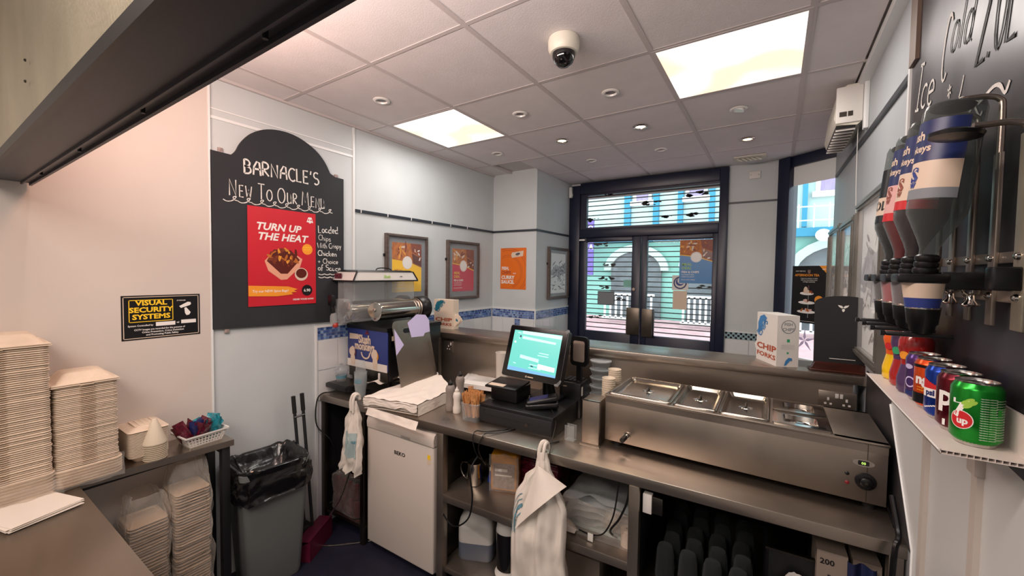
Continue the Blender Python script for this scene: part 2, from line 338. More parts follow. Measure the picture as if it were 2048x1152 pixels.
# single-stroke handwriting, cap height 1
def _arc(cx,cy,rx,ry,a0,a1,n=9): return [(cx+rx*math.cos(R(a0+(a1-a0)*i/n)),cy+ry*math.sin(R(a0+(a1-a0)*i/n))) for i in range(n+1)]
G={ 'B':(.55,[[(0,0),(0,1)],[(0,1)]+_arc(.15,.76,.28,.24,90,-90)+[(0,.52)],[(0,.52)]+_arc(.18,.26,.32,.26,90,-90)+[(0,0)]]),
 'A':(.62,[[(0,0),(.06,.6),(.3,1),(.5,.95),(.58,0)],[(.05,.45),(.56,.45)]]),
 'R':(.58,[[(0,0),(0,1)],[(0,1)]+_arc(.18,.75,.3,.25,90,-90)+[(.02,.5),(.5,0)]]),
 'N':(.62,[[(0,0),(0,1),(.52,.02),(.52,1)]]), 'C':(.6,[_arc(.35,.5,.35,.5,50,310,12)]),
 'L':(.5,[[(0,1),(0,0),(.42,0)]]), 'E':(.52,[[(.44,1),(0,1),(0,0),(.46,0)],[(0,.52),(.38,.52)]]),
 "'":(.2,[[(.08,1.05),(.03,.75)]]), 'S':(.55,[_arc(.26,.74,.24,.25,40,270,9)+_arc(.26,.25,.25,.25,90,-140,9)]),
 'W':(.8,[[(0,1),(.15,0),(.36,.7),(.55,0),(.72,1)]]), 'T':(.6,[[(0,1),(.6,1)],[(.3,1),(.3,0)]]),
 'O':(.75,[_arc(.35,.5,.35,.5,90,450,16)]), 'U':(.62,[[(0,1),(0,.3)]+_arc(.25,.3,.25,.3,180,360,8)+[(.5,1),(.52,0)]]),
 'M':(.8,[[(0,0),(.08,1),(.34,.2),(.6,1),(.7,0)]]), 'I':(.3,[[(.1,0),(.1,1)],[(-.05,1),(.25,1)],[(-.05,0),(.25,0)]]),
 'D':(.6,[[(0,0),(0,1)],[(0,1)]+_arc(.1,.5,.42,.5,90,-90)+[(0,0)]]),
 'a':(.5,[_arc(.2,.25,.2,.25,30,390,12)+[(.4,.5),(.4,.05),(.48,0)]]), 'c':(.42,[_arc(.22,.25,.22,.25,50,310,9)]),
 'd':(.52,[_arc(.2,.25,.2,.25,30,390,12),[(.4,1),(.4,.04),(.48,0)]]), 'e':(.46,[[(.02,.26),(.4,.28)]+_arc(.21,.25,.2,.25,10,310,12)]),
 'h':(.48,[[(.02,1),(.02,0)],[(.02,.3)]+_arc(.2,.32,.18,.18,160,0,6)+[(.38,0)]]), 'i':(.2,[[(.06,.5),(.06,0)],[(.06,.68),(.08,.72)]]),
 'k':(.45,[[(.02,1),(.02,0)],[(.34,.5),(.04,.22),(.38,0)]]), 'n':(.46,[[(.02,.5),(.02,0)],[(.02,.3)]+_arc(.19,.32,.17,.18,160,0,6)+[(.36,0)]]),
 'o':(.48,[_arc(.21,.25,.2,.25,90,450,12)]), 'p':(.48,[[(.02,.5),(.02,-.4)],_arc(.21,.25,.19,.25,160,-160,12)]),
 'r':(.34,[[(.02,.5),(.02,0)],[(.02,.28)]+_arc(.18,.32,.16,.17,160,40,5)]), 's':(.36,[_arc(.16,.38,.14,.12,40,250,6)+_arc(.16,.13,.15,.13,90,-140,6)]),
 'u':(.48,[[(.02,.5),(.02,.2)]+_arc(.19,.2,.17,.2,180,360,6)+[(.36,.5),(.38,0)]]), 'y':(.46,[[(.02,.5),(.18,.05)],[(.38,.5),(.1,-.4)]]),
 '+':(.5,[[(.2,.5),(.2,.0)],[(0,.25),(.4,.25)]]), 'f':(.34,[_arc(.22,.8,.14,.2,60,180,5)+[(.08,-.15)],[(-.04,.48),(.26,.48)]]),
 't':(.36,[[(.14,.85),(.14,.1),(.28,0)],[(0,.52),(.3,.52)]]), 'l':(.2,[[(.05,1),(.05,0)]]), ' ':(.3,[]),
 '6':(.5,[[(.4,1),(.05,.5)]+_arc(.24,.27,.22,.26,160,520,12)]), '9':(.5,[_arc(.22,.72,.22,.26,0,360,12)+[(.42,.2),(.3,0)]]), '0':(.5,[_arc(.22,.5,.22,.5,90,450,14)]), '2':(.5,[_arc(.22,.75,.22,.25,160,-30,8)+[(0,0),(.46,.02)]]), '.':(.2,[[(.05,0),(.08,.06)]]), '*':(.5,[[(.2,.1),(.2,.7)],[(0,.25),(.4,.55)],[(0,.55),(.4,.25)]]) }
def hand(b,body,o,rt,up,h,w,sx=1,slant=0,track=.08,wob=.0,small=1):
    x=0; h0=h; first=True; pos=0
    for ch in body:
        adv,st=G[ch]; h=h0 if first else h0*small; x=pos/(h); first=(ch==' '); dy=(random.random()-.5)*wob*h
        for s_ in st:
            b.stroke([((x+(px+slant*py)*sx)*h,py*h+dy) for px,py in s_],o,rt,up,w)
        x+=(adv+track)*sx; pos=x*h
    return pos
# ================================================================== SETTING
LW=-2.53; RW=.37; BACK=-1.9; FRONT=4.29
b=MB('floor_navy').box(-2.7,BACK-.1,-.1,.5,FRONT+.15,0); struct(b,'floor')
# left wall
b=MB('wall_paint').box(LW-.15,BACK,0,LW,3.5,CEIL+.1); wl=struct(b,'wall_left')
b=MB('wall_beige').box(LW,BACK,0,LW+.012,.92,CEIL); b.done('wall_panel',wl,label='warm beige cladding panel')
b=MB('strip_white').box(LW,.918,0,LW+.016,.928,CEIL); b.done('joint_strip',wl)
def lwbox(m,y0,z0,y1,z1,d): return MB(m).box(LW,y0,z0,LW+d,y1,z1)
lwbox('strip_white',1.792,1.36,1.806,CEIL,.008).done('joint_strip',wl)
lwbox('strip_white',.93,2.525,1.79,2.54,.006).done('joint_strip',wl)
lwbox('strip_white',.93,2.575,1.79,2.581,.004).done('joint_strip',wl)
lwbox('rail_dark',1.81,2.146,3.49,2.166,.012).done('picture_rail',wl,label='dark picture rail')
b=MB('strip_white'); 
for k in range(6): b.box(LW,1.85+k*.24,2.144,LW+.0145,1.856+k*.24,2.168)
b.done('rail_clip',wl,kind='stuff')
# dado edge trims
lwbox('strip_white',1.505,1.345,3.5,1.360,.012).done('dado_trim',wl)
lwbox('strip_white',1.505,.0,1.518,1.345,.012).done('dado_trim',wl)
lwbox('grout',1.52,0,3.5,1.345,.003).done('grout_bed',wl)
def mosaic(parent,o,rt,up,nn,nx,ny,pitch,mats,checker=False,name='mosaic_tiles'):
    b=MB(mats[0]); o=Vector(o); g=pitch*.08
    for i in range(nx):
        for j in range(ny):
            b.m(mats[(i+j)%2] if checker else random.choice(mats))
            q=o+rt*(i*pitch+g)+up*(j*pitch+g); w=pitch-2*g
            b._add([q+nn*.001,q+rt*w+nn*.001,q+rt*w+up*w+nn*.001,q+up*w+nn*.001,q+nn*.005,q+rt*w+nn*.005,q+rt*w+up*w+nn*.005,q+up*w+nn*.005],[(4,5,6,7),(0,1,5,4),(1,2,6,5),(2,3,7,6),(3,0,4,7)])
    return b.done(name,parent,kind='stuff',smooth=0)
MZ=['mosaic_0','mosaic_1','mosaic_2','mosaic_3','mosaic_4','mosaic_1']
mosaic(wl,(LW+.002,1.522,1.262),Y_,Z_,X_,94,4,.0207,MZ)
def walltiles(parent,o,rt,nn,n,rows,w=.15,h=.2,m='tile_white'):
    o=Vector(o)
    base=None
    for r in range(rows):
        for i in range(n):
            q=o+rt*(i*w)-Z_*((r+1)*h)
            if base is None:
                bb=MB(m); a=rt*(w-.004); c=Z_*(h-.004); e=.0015
                v=[Vector((0,0,0)),a,a+c,c]; t=[p+nn*.007 for p in (rt*e+Z_*e,a-rt*e+Z_*e,a+c-rt*e-Z_*e,c+rt*e-Z_*e)]
                bb._add(v+t,[(4,5,6,7),(0,1,5,4),(1,2,6,5),(2,3,7,6),(3,0,4,7)])
                base=bb.done('wall_tile',parent,smooth=0); base.location=q
            else:
                c=base.copy(); COL.objects.link(c); c.location=q; c.parent=parent
walltiles(wl,(LW+.002,1.522,1.258),Y_,X_,13,2)
# pillar (boxed corner)
b=MB('wall_paint').box(LW-.15,3.5,0,-2.0,FRONT+.1,CEIL+.1); pil=struct(b,'wall_corner')
MB('rail_dark').box(LW+.01,3.488,2.146,-1.99,3.5,2.166).done('picture_rail',pil)
MB('rail_dark').box(-2.0,3.49,2.146,-1.988,FRONT,2.166).done('picture_rail',pil)
MB('strip_white').box(LW+.01,3.488,1.345,-1.99,3.5,1.36).done('dado_trim',pil)
MB('strip_white').box(-2.0,3.49,1.345,-1.988,FRONT,1.36).done('dado_trim',pil)
MB('strip_white').box(-2.004,3.488,.0,-1.992,3.504,1.345).done('dado_trim',pil)
MB('grout').box(LW,3.497,0,-2.0,3.5,1.345).done('grout_bed',pil)
MB('grout').box(-2.0,3.5,0,-1.997,FRONT,1.345).done('grout_bed',pil)
NY_=Vector((0,-1,0))
mosaic(pil,(-2.525,3.499,1.262),X_,Z_,NY_,25,4,.0207,MZ)
mosaic(pil,(-2.24,3.499,.9),X_,Z_,NY_,3,17,.0207,MZ)
mosaic(pil,(-1.999,3.502,1.262),Y_,Z_,X_,38,4,.0207,MZ)
walltiles(pil,(-2.525,3.499,1.258),X_,NY_,2,2,w=.14); walltiles(pil,(-2.17,3.499,1.258),X_,NY_,1,2,w=.16)
walltiles(pil,(-1.999,3.502,1.258),Y_,X_,5,2)
# front wall right of door, above door
b=MB('wall_paint').box(-.385,FRONT,0,.03,FRONT+.12,CEIL+.1); b.box(-2.0,FRONT+.02,2.72,-.385,FRONT+.12,CEIL+.1); wf=struct(b,'wall_front')
MB('rail_dark').box(-.383,FRONT-.01,2.395,.03,FRONT,2.411).done('picture_rail',wf)
MB('strip_white').box(-.383,FRONT-.008,1.197,.03,FRONT,1.203).done('dado_trim',wf)
mosaic(wf,(-.38,FRONT-.001,1.135),X_,Z_,NY_,20,3,.0205,['checker_0','checker_1','checker_2'],checker=True)
walltiles(wf,(-.38,FRONT-.001,1.13),X_,NY_,2,2,w=.2)
# right wall
b=MB('wall_grey').box(RW,BACK,0,RW+.15,4.02,CEIL+.1); wr=struct(b,'wall_right')
MB('strip_white').box(.33,BACK,CEIL-.035,RW,4.0,CEIL).done('ceiling_trim',wr)
b=MB('rail_dark'); b._add([(RW-.012,1.9,2.40),(RW,1.9,2.40),(RW,3.9,2.475),(RW-.012,3.9,2.475),(RW-.012,1.9,2.422),(RW,1.9,2.422),(RW,3.9,2.497),(RW-.012,3.9,2.497)],[(3,2,1,0),(4,5,6,7),(0,1,5,4),(1,2,6,5),(2,3,7,6),(3,0,4,7)]); b.done('picture_rail',wr,label='dark picture rail')
# white lower cladding on the right wall, cut on the diagonal at the counter
b=MB('wall_white'); D=[(1.60,.0),(1.60,.93),(1.93,1.275),(1.93,1.42),(-1.9,1.42),(-1.9,0)]
b.prism([(-y,z) for y,z in D],(RW,0,0),NY_,Z_,.008); b.done('wall_panel',wr,label='white wall cladding with diagonal end')
b=MB('strip_white')
b.tube([(RW-.010,1.60,.0),(RW-.010,1.60,.93),(RW-.010,1.93,1.275)],.004,6); b.done('panel_edge',wr)
for y in (1.51,1.19,.6): MB('trunking').box(RW-.018,y-.014,0,RW-.007,y+.014,1.40).done('joint_strip',wr)
MB('trunking').rbox(RW-.024,1.172,1.33,RW-.006,1.212,1.4,.003).done('joint_cap',wr)
mosaic(wr,(RW-.0085,1.92,1.30),NY_,Z_,Vector((-1,0,0)),22,3,.0207,['mosaic_3','mosaic_0','checker_0','mosaic_2'])
MB('black_metal').box(0+LW,1.60,.13,LW+.012,2.28,.84).done('shade_sheet',wl,label='black sheet added for the deep shade under the left end of the worktop')  # added black sheet stands for the darkness under the worktop
MB('board_steel_dark').box(RW-.004,1.56,.9,RW,2.42,1.3).done('side_splash',wr,label='steel splash panel beside the warmer, shadow put into its dark tone')  # shadow beside the warmer is put into the dark steel colour
b=MB('wall_grey').box(-2.7,BACK-.15,0,.5,BACK,CEIL+.1); struct(b,'wall_back')
# ceiling: slab, tiles, bars
b=MB('ceil_grid').box(-2.7,BACK-.1,CEIL+.02,.5,FRONT+.2,CEIL+.12); ce=struct(b,'ceiling')
xs=[LW]+[.092-.6*k for k in range(4,-1,-1)]+[.33]; ys=[BACK,-1.688,-1.088,-.488,.112,.712,1.312,1.918,2.53,3.143,3.745,FRONT]
lights=[(-2.3,1.918),(-.508,1.918)]
for i in range(len(xs)-1):
    for j in range(len(ys)-1):
        x0,x1,y0,y1=xs[i],xs[i+1],ys[j],ys[j+1]
        if abs(y0-1.918)<.01 and (i==1 or i==4): continue
        if i==0 and y0>3.4: continue
        if y1>3.6 and i==1: x0=-2.0
        dz=random.uniform(-.001,.001)
        MB('ceil_tile').box(x0+.009,y0+.009,CEIL+.002+dz,x1-.009,y1-.009,CEIL+.014+dz).done('ceiling_tile',ce,smooth=0)
for x in xs[1:-1]: MB('ceil_grid').box(x-.012,BACK,CEIL-.001,x+.012,FRONT,CEIL+.018).done('grid_bar',ce,smooth=0)
for y in ys[1:-1]: MB('ceil_grid').box(LW,y-.010,CEIL-.0005,.33,y+.010,CEIL+.017).done('grid_bar',ce,smooth=0)
MB('ceil_grid').box(LW,BACK,CEIL-.012,LW+.018,3.5,CEIL+.01).done('wall_angle',ce,smooth=0)
# ---- shop front: double door with fanlight
dz0,dz1=0.0,2.735
b=MB('navy_frame')
b.rbox(-2.0,4.25,0,-1.87,4.36,2.72,.006); b.done('trim_1',kind='structure')
MB('navy_frame').rbox(-.46,4.25,0,-.385,4.36,2.74,.006).done('trim_2',kind='structure')
MB('navy_frame').rbox(-1.87,4.25,2.62,-.46,4.36,2.74,.006).done('trim_3',kind='structure')
MB('navy_frame').rbox(-1.87,4.25,2.13,-.46,4.36,2.225,.006).done('trim_4',kind='structure')
b=MB('navy_frame'); b.box(-1.87,4.28,2.225,-1.80,4.33,2.62); b.box(-1.80,4.28,2.225,-.46,4.33,2.245); b.box(-1.80,4.28,2.60,-.46,4.33,2.62); w1=struct(b,'window_1')
MB('pane_glass').box(-1.80,4.30,2.245,-.46,4.304,2.60).done('pane',w1)
def leaf(name,x0,x1,gx0,gx1):
    b=MB('navy_frame'); gz0,gz1=1.09,2.08
    b.rbox(x0,4.27,.01,gx0,4.32,2.13,.005); b.rbox(gx1,4.27,.01,x1,4.32,2.13,.005)
    b.rbox(gx0,4.272,.01,gx1,4.318,gz0,.005); b.rbox(gx0,4.272,gz1,gx1,4.318,2.13,.005)
    d=struct(b,name)
    MB('pane_glass').box(gx0,4.293,gz0,gx1,4.297,gz1).done('pane',d)
    return d
d1=leaf('door_1',-1.87,-1.185,-1.79,-1.275); d2=leaf('door_2',-1.178,-.46,-1.115,-.505)
MB('kick_plate').rbox(P(1252,640,y=4.25).x,4.245,1.09,P(1278,640,y=4.25).x,4.262,1.375,.003).done('push_plate',d1,label='worn brown push plate')
MB('kick_plate').rbox(P(1283,640,y=4.25).x,4.245,1.08,P(1304,640,y=4.25).x,4.262,1.37,.003).done('push_plate',d2,label='worn brown push plate')
b=MB('black_metal').rbox(P(1305,640,y=4.25).x,4.235,1.08,P(1308,640,y=4.25).x,4.262,1.37,.002); b.done('edge_pull',d2)
b=MB('steel_bright').cyl((-1.245,4.27,1.57),(-1.245,4.255,1.57),.016); b.done('lock_cylinder',d1)
b=MB('white').rbox(-1.865,4.235,2.095,-1.80,4.262,2.115,.004); b.done('door_contact',d1,label='small white alarm contact')
# right hand angled window
ax0,ay0,ax1,ay1=.03,4.25,.37,3.99
an=math.atan2(ay1-ay0,ax1-ax0); wlen=math.hypot(ax1-ax0,ay1-ay0)
T=Matrix.Translation((ax0,ay0,0))@Matrix.Rotation(an,4,'Z')
b=MB('navy_frame'); b.T=T; b.rbox(-.03,-.02,0,.075,.09,CEIL,.006); b.rbox(.075,0,2.66,wlen,.08,CEIL,.005); b.rbox(.075,-.01,.0,wlen,.09,1.02,.005); w2=struct(b,'window_2')
b=MB('pane_glass'); b.T=T; b.box(.075,.035,1.02,wlen,.039,2.66); b.done('pane',w2)
b=MB('ext_white'); b.T=T; b.box(.075,.032,2.50,wlen,.034,2.66); b.box(.075,.03,1.02,wlen,.045,1.04); b.done('soffit_strip',w2,label='pale strip for the pink soffit outside the top of the window')  # pale strip stands for the building's own overhang outside
# roller shutter behind door glass
sh=thing('roller_shutter','dark open lattice roller shutter outside the double door glass','shutter',(-1.2,4.42,0))
prot=None
zz=1.06; 
while zz<2.64:
    if prot is None:
        prot=MB('black_metal').box(-.68,-.004,-.005,.76,.004,.005).done('slat',sh,smooth=0); prot.location=(0,0,zz)
    else:
        c=prot.copy(); COL.objects.link(c); c.parent=sh; c.location=(0,0,zz)
    zz+=.0535
b=MB('black_metal').box(-.70,-.02,0,-.66,.02,2.72); b.done('guide',sh); b=MB('black_metal').box(.75,-.02,0,.79,.02,2.72); b.done('guide',sh)
b=MB('steel_dark').rbox(-.7,.0,2.60,.79,.10,2.74,.01); b.done('shutter_box',sh)
# torn black film remains stuck to the glass
def flake(b,o,w,h):
    x,y,z=o
    for k in range(7):
        a=random.uniform(-w,w); c=random.uniform(-h,h); n=random.randint(5,7); r=random.uniform(.004,.016)
        pts=[(a+r*2.4*math.cos(6.283*i/n)*random.uniform(.5,1.3),c+r*math.sin(6.283*i/n)*random.uniform(.5,1.3)) for i in range(n)]
        b.prism(pts,(x,y,z),X_,Z_,.0006)
b=MB('black_matt')
for u,v,w,h in [(1216,388,.07,.02),(1190,440,.06,.02),(1300,407,.12,.02),(1385,388,.14,.02),(1388,428,.06,.02),(1200,490,.09,.02),(1217,530,.06,.02),(1212,556,.07,.02),(1210,575,.06,.02),(1215,600,.06,.02),(1240,597,.05,.01),(1420,520,.03,.05),(1408,573,.06,.02),(1190,632,.07,.02),(1360,590,.04,.01),(1335,433,.05,.01)]:
    flake(b,P(u,v,y=4.30),w,h)
b.done('film_remains',d1,kind='stuff',label='torn black film stuck to the glass')
# ---- outside: paving, road building opposite (stands 9.5 m away)
b=MB('paving'); b._add([(-9,FRONT+.12,-.02),(7,FRONT+.12,-.02),(7,9.4,.72),(-9,9.4,.72),(-9,FRONT+.12,-.3),(7,FRONT+.12,-.3),(7,9.4,-.3),(-9,9.4,-.3)],[(0,1,2,3),(7,6,5,4),(0,4,5,1),(1,5,6,2),(2,6,7,3),(3,7,4,0)]); st=struct(b,'pavement')
BY=9.4
def bp(u,v): return P(u,v,y=BY)
fb=thing('town_building','turquoise rendered building with arches and blue pilasters across the street','building',(-2,BY,0))
MB('ext_aqua').box(-9,BY,2.6,7,BY+.5,9).done('upper_wall',fb,world=True)
MB('ext_turq').box(-4.2,BY+.05,0,7,BY+.5,2.6).done('lower_wall',fb,world=True,label='deeper turquoise ground floor wall')
MB('ext_pink').box(-9,BY-.06,0,-4.2,BY+.5,9).done('side_wall',fb,world=True,label='pink brick neighbouring wall')
MB('ext_blue').box(-4.2,BY-.12,2.48,7,BY+.05,2.64).done('cornice',fb,world=True,label='bright blue cornice')
def xat(u): return bp(u,450).x
for u0,u1 in ((1250,1262),(1307,1318),(1356,1366),(1418,1429),(1603,1613)):
    a,c=xat(u0),xat(u1); MB('ext_blue').box(a,BY-.09,2.66,c,BY,7).done('pilaster',fb,world=True,label='blue painted pilaster')
for u0,u1,z0,z1 in ((1266,1303,3.40,5.2),(1370,1414,3.40,5.2),(1628,1690,3.30,5.0),(1320,1352,-1,-1)):
    if z0<0: continue
    a,c=xat(u0),xat(u1)
    b=MB('ext_white'); b.box(a,BY-.05,z0,a+.07,BY+.0,z1); b.box(c-.07,BY-.05,z0,c,BY,z1); b.box(a-.05,BY-.1,z0-.1,c+.05,BY,z0); b.box(a,BY-.05,z1,c,BY,z1+.08); wo=b.done('window',fb,world=True)
    MB('ext_curtain').box(a+.07,BY-.02,z0,c-.07,BY-.005,z1).done('curtain',wo,world=True,label='lilac net curtain')
# arches
for (uc,half,ztop) in ((1274,50,2.25),(1425,50,2.25),(1690,100,2.30)):
    c=xat(uc); hw=abs(xat(uc+half)-xat(uc-half))/2; zs=ztop-hw*.75
    pts=[(c-hw,0),(c+hw,0)]+ell(c,zs,hw,ztop-zs,14,0,180)
    w=MB('ext_arch').prism(pts,(0,BY+.02,0),X_,Z_,.05).done('arch_window',fb,world=True,label='grey shop window under the arch')
    b=MB('ext_aqua'); o1=ell(c,zs,hw+.16,ztop-zs+.16,14,0,180); i1=ell(c,zs,hw,ztop-zs,14,0,180)
    for k in range(14): b.prism([i1[k],o1[k],o1[k+1],i1[k+1]],(0,BY,0),X_,Z_,.1)
    b.done('arch_band',fb,world=True)
    b=MB('ext_white')
    for k in range(9): x=c-hw+hw*2*(k+.5)/9; b.box(x-.02,BY-.6,.75,x+.02,BY-.57,1.28)
    b.box(c-hw,BY-.6,1.26,c+hw,BY-.57,1.31); b.box(c-hw,BY-.6,.72,c+hw,BY-.57,.77); b.done('white_railing',fb,world=True,kind='stuff')
b=MB('ext_purple').box(xat(1178),BY-.4,1.7,xat(1200),BY-.36,3.0); b.m('print_white')
for k,t in enumerate(('CO','M','& A')): b.text(t,(xat(1180),BY-.405,2.75-.22*k),X_,Z_,.12,bold=.02)
b.done('street_banner',label='purple hanging banner with white lettering across the street',cat='banner')
# street railing wires seen through the right window
b=MB('ext_white')
for z in (2.75,3.0): b.tube([(xat(1590),BY-.3,z),(xat(1700),BY-.3,z)],.012,5)
for k in range(4): x=xat(1595+k*30); b.tube([(x,BY-.3,2.62),(x,BY-.3,3.05)],.012,5)
b.done('balcony_rail',fb,world=True)
b=MB('white_gloss'); c=P(1647,470,y=BY-.3); b.lathe(c,[(0,-.06),(.08,-.05),(.12,0),(.08,.05),(0,.07)],20,(0,-1,.3)); b.done('wall_lantern',fb,world=True,label='white dome lamp on the wall')
# ================================================================== CEILING AND WALL FIXTURES
def light_panel(px0,lab):
    t=thing('ceiling_light',lab,'light',(px0+.3,2.224,CEIL),0)
    b=MB('ceil_grid'); b.box(-.3,-.3,-.002,.3,-.285,.012); b.box(-.3,.285,-.002,.3,.3,.012); b.box(-.3,-.285,-.002,-.285,.285,.012); b.box(.285,-.285,-.002,.3,.285,.012); b.done('frame',t)
    MB('light_diffuser').box(-.285,-.285,.0,.285,.285,.006).done('diffuser',t)
    return t
light_panel(-2.3+.007,'square lit ceiling panel nearest the arched chalkboard wall'); light_panel(-.508,'square lit ceiling panel with an orange stain, nearest the fan heater')
DL=[(763,201,0,'unlit ceiling downlight left of the left light panel'),(1040,228,0,'unlit ceiling downlight just right of the left light panel'),(1221,185,0,'unlit ceiling downlight between the dome camera and the right panel'),(1477,218,1,'tilted unlit downlight straight below the right light panel'),(995,307,0,'white capped unlit downlight near the left wall corner'),(1124,281,2,'glowing downlight above the left half of the doors'),(1281,253,2,'glowing downlight above the middle of the doors'),(1495,278,2,'glowing downlight beside the ceiling air vent'),(1183,321,0,'small unlit downlight nearest the left end of the doorway'),(1322,299,0,'small unlit downlight nearest the middle of the fanlight')]
for u,v,k,lab in DL:
    p=P(u,v,z=CEIL); t=thing('downlight',lab,'light',(p.x,p.y,CEIL),0,'recessed ceiling downlights')
    b=MB('white_gloss' if k<2 else 'steel_bright').lathe((0,0,0),[(.050,0),(.050,-.003),(.044,-.007),(.034,-.007),(.031,.004)],24,cap=False); b.done('trim_ring',t)
    b=MB('lamp_on' if k==2 else 'lamp_off').lathe((0,0,0),[(.031,-.001 if k==2 else .002),(.012,.0),(0,.0)],20,cap=False); b.done('bulb',t)
    if k==1: MB('white_gloss').lathe((0,0,-.006),[(.033,-.004),(.033,.006),(.02,.01)],20,(.3,0,1)).done('gimbal',t)
    if k==2:
        l=bpy.data.lights.new('downlight_lamp','SPOT'); l.energy=7; l.color=(1,.8,.58); l.spot_size=R(110); l.spot_blend=.6; l.shadow_soft_size=.03
        o=bpy.data.objects.new('downlight_lamp',l); COL.objects.link(o); o.location=(p.x,p.y,CEIL-.012)
# dome camera
p=P(1128,78,z=CEIL); t=thing('dome_camera','white ceiling dome security camera with a dark tinted bubble','camera',(p.x,p.y,CEIL))
MB('heater_cream').lathe((0,0,0),[(.066,0),(.069,-.012),(.068,-.045),(.058,-.062),(.045,-.065)],32).done('housing',t)
MB('black_gloss').lathe((0,0,-.062),[(.050,0),(.049,-.018),(.040,-.040),(.022,-.055),(0,-.060)],28,cap=False).done('bubble',t)
# ceiling vent, wall plates, sensor
p=P(1500,313,z=CEIL); t=thing('ceiling_vent','square cream ceiling air vent with curved blades','vent',(p.x,p.y+.02,CEIL))
b=MB('heater_cream').rbox(-.12,-.075,-.010,.12,.075,.0,.004); b.done('plate',t)
for i in range(5): MB('heater_cream').lathe((-.075+i*.035,0,-.012),[(.030,-.006),(.022,-.014),(.006,-.010)],14,(.5,0,1),cap=False).done('blade',t)
t=thing('junction_plate','small square cream blanking plate high on the front wall','wall plate',(P(1510,350,y=FRONT).x,FRONT,P(1510,350,y=FRONT).z))
MB('white').rbox(-.045,-.012,-.035,.045,0,.035,.004).done('plate',t); [MB('steel_bright').cyl((x,-.012,0),(x,-.014,0),.003).done('screw',t) for x in (-.03,.03)]
p=P(1140,385,x=-1.975); t=thing('alarm_sensor','small white alarm sensor in the corner beside the doorway','sensor',(-1.99,4.235,p.z))
MB('sensor_white').rbox(.0,-.03,-.06,.035,.012,.06,.008).done('housing',t); MB('white').rbox(.035,-.02,-.045,.040,.004,-.01,.002).done('lens',t)
# fan heater on right wall
t=thing('fan_heater','cream wall mounted fan heater high on the right wall with a pull cord','heater',(RW,2.98,2.60))
b=MB('heater_cream')
prof=[(0,-.05),(-.04,-.085),(-.125,-.075),(-.135,-.04),(-.12,.10),(-.085,.125),(0,.125)]
for y0,y1 in ((-.25,.25),):
    k=len(prof); vs=[(x,y0,z) for x,z in prof]+[(x,y1,z) for x,z in prof]
    b._add(vs,[tuple(range(k)),tuple(reversed(range(k,2*k)))]+[(i,i+k,(i+1)%k+k,(i+1)%k) for i in range(k)])
b.done('casing',t,smooth=25)
b=MB('white').rbox(-.130,-.262,-.072,-.02,-.25,.115,.006); b.done('end_cap',t)
b=MB('black'); b.box(-.125,-.24,-.095,-.045,.24,-.082); b.done('outlet',t)
b=MB('white')
for k in range(9): b.box(-.125,-.23+k*.057,-.103,-.045,-.224+k*.057,-.09)
b.done('grille',t,kind='stuff')
b=MB('steel_dark'); b.box(-.115,-.2635,-.04,-.085,-.2625,-.015); b.box(-.08,-.2635,-.04,-.06,-.2625,-.015); b.done('rating_sticker',t)
b=MB('white').tube(smoothpath([(-.03,-.2,-.08),(-.028,-.2,-.35),(-.02,-.198,-.6),(-.012,-.2,-.8)],4),.0016,5); b.done('pull_cord',t)
b=MB('strip_white').rbox(-.02,-.29,-.12,0,-.25,.135,.004); b.done('wall_bracket',t)
# canopy beam above the kitchen side
t=thing('extraction_canopy','galvanised extraction canopy edge with a dark underside above the viewer','canopy',(-1.0,.24,2.056))
MB('hood_dark').box(-1.488,-.055,0,1.37,.065,.045).done('underside_channel',t)
MB('black_metal').box(-1.488,-.060,-.006,1.37,-.050,.02).done('edge_lip',t)
b=MB('hood_dark'); b.box(-1.488,.038,-.008,1.37,.043,0); b.box(-1.488,.060,-.010,1.37,.067,.69); b.done('front_lip',t)
b=MB('black_metal'); 
for x in (-1.15,-.62,-.1,.4): b.cyl((x,.048,-.012),(x,.048,0),.004,n=8)
b.done('rivet',t,kind='stuff')
b=MB('galvanised'); b._add([(-1.488,-.057,.015),(1.37,-.057,.015),(1.37,-.075,.69),(-1.488,-.075,.69),(-1.488,-.052,.015),(1.37,-.052,.015),(1.37,-.07,.69),(-1.488,-.07,.69)],[(3,2,1,0),(4,5,6,7),(0,1,5,4),(1,2,6,5),(2,3,7,6),(3,0,4,7)]); b.done('inner_panel',t)
b=MB('steel_dark'); 
random.seed(3)
for k in range(9): x=-1.2+random.random()*1.2; z=.06+random.random()*.5; b.lathe((x,-.062-.0266*z,z),[(.0035,0),(.003,.003),(0,.004)],8,(0,-1,0))
b.done('pop_rivet',t,kind='stuff')
# security sign
t=thing('security_sign','black and yellow VISUAL SECURITY SYSTEMS notice on the beige wall','sign',(LW+.012,.718,1.488))
b=MB('black').box(0,-.152,-.103,.0015,.152,.107); e=.0018
o=Vector((e,0,0))
def fr(b,y0,z0,y1,z1,w,x):
    for a in ((y0,z0,y1,z0+w),(y0,z1-w,y1,z1),(y0,z0,y0+w,z1),(y1-w,z0,y1,z1)): b.flat([(a[0],a[1]),(a[2],a[1]),(a[2],a[3]),(a[0],a[3])],(x,0,0),Y_,Z_)
b.m('label_cream'); fr(b,-.146,-.097,.146,.101,.003,e)
b.m('yellow'); fr(b,-.126,-.020,.040,.086,.003,e)
for k,w in enumerate(('VISUAL','SECURITY','SYSTEMS')): b.text(w,(e,-.043,.060-.033*k),Y_,Z_,.024,bold=.035,align='CENTER',sx=1.12)
b.m('print_white'); b.flat([(-.028,-.044),(.048,-.044),(.048,-.025),(-.028,-.025)],(e,0,0),Y_,Z_); b.flat([(.072,-.040),(.134,-.040),(.134,-.022),(.072,-.022)],(e,0,0),Y_,Z_)
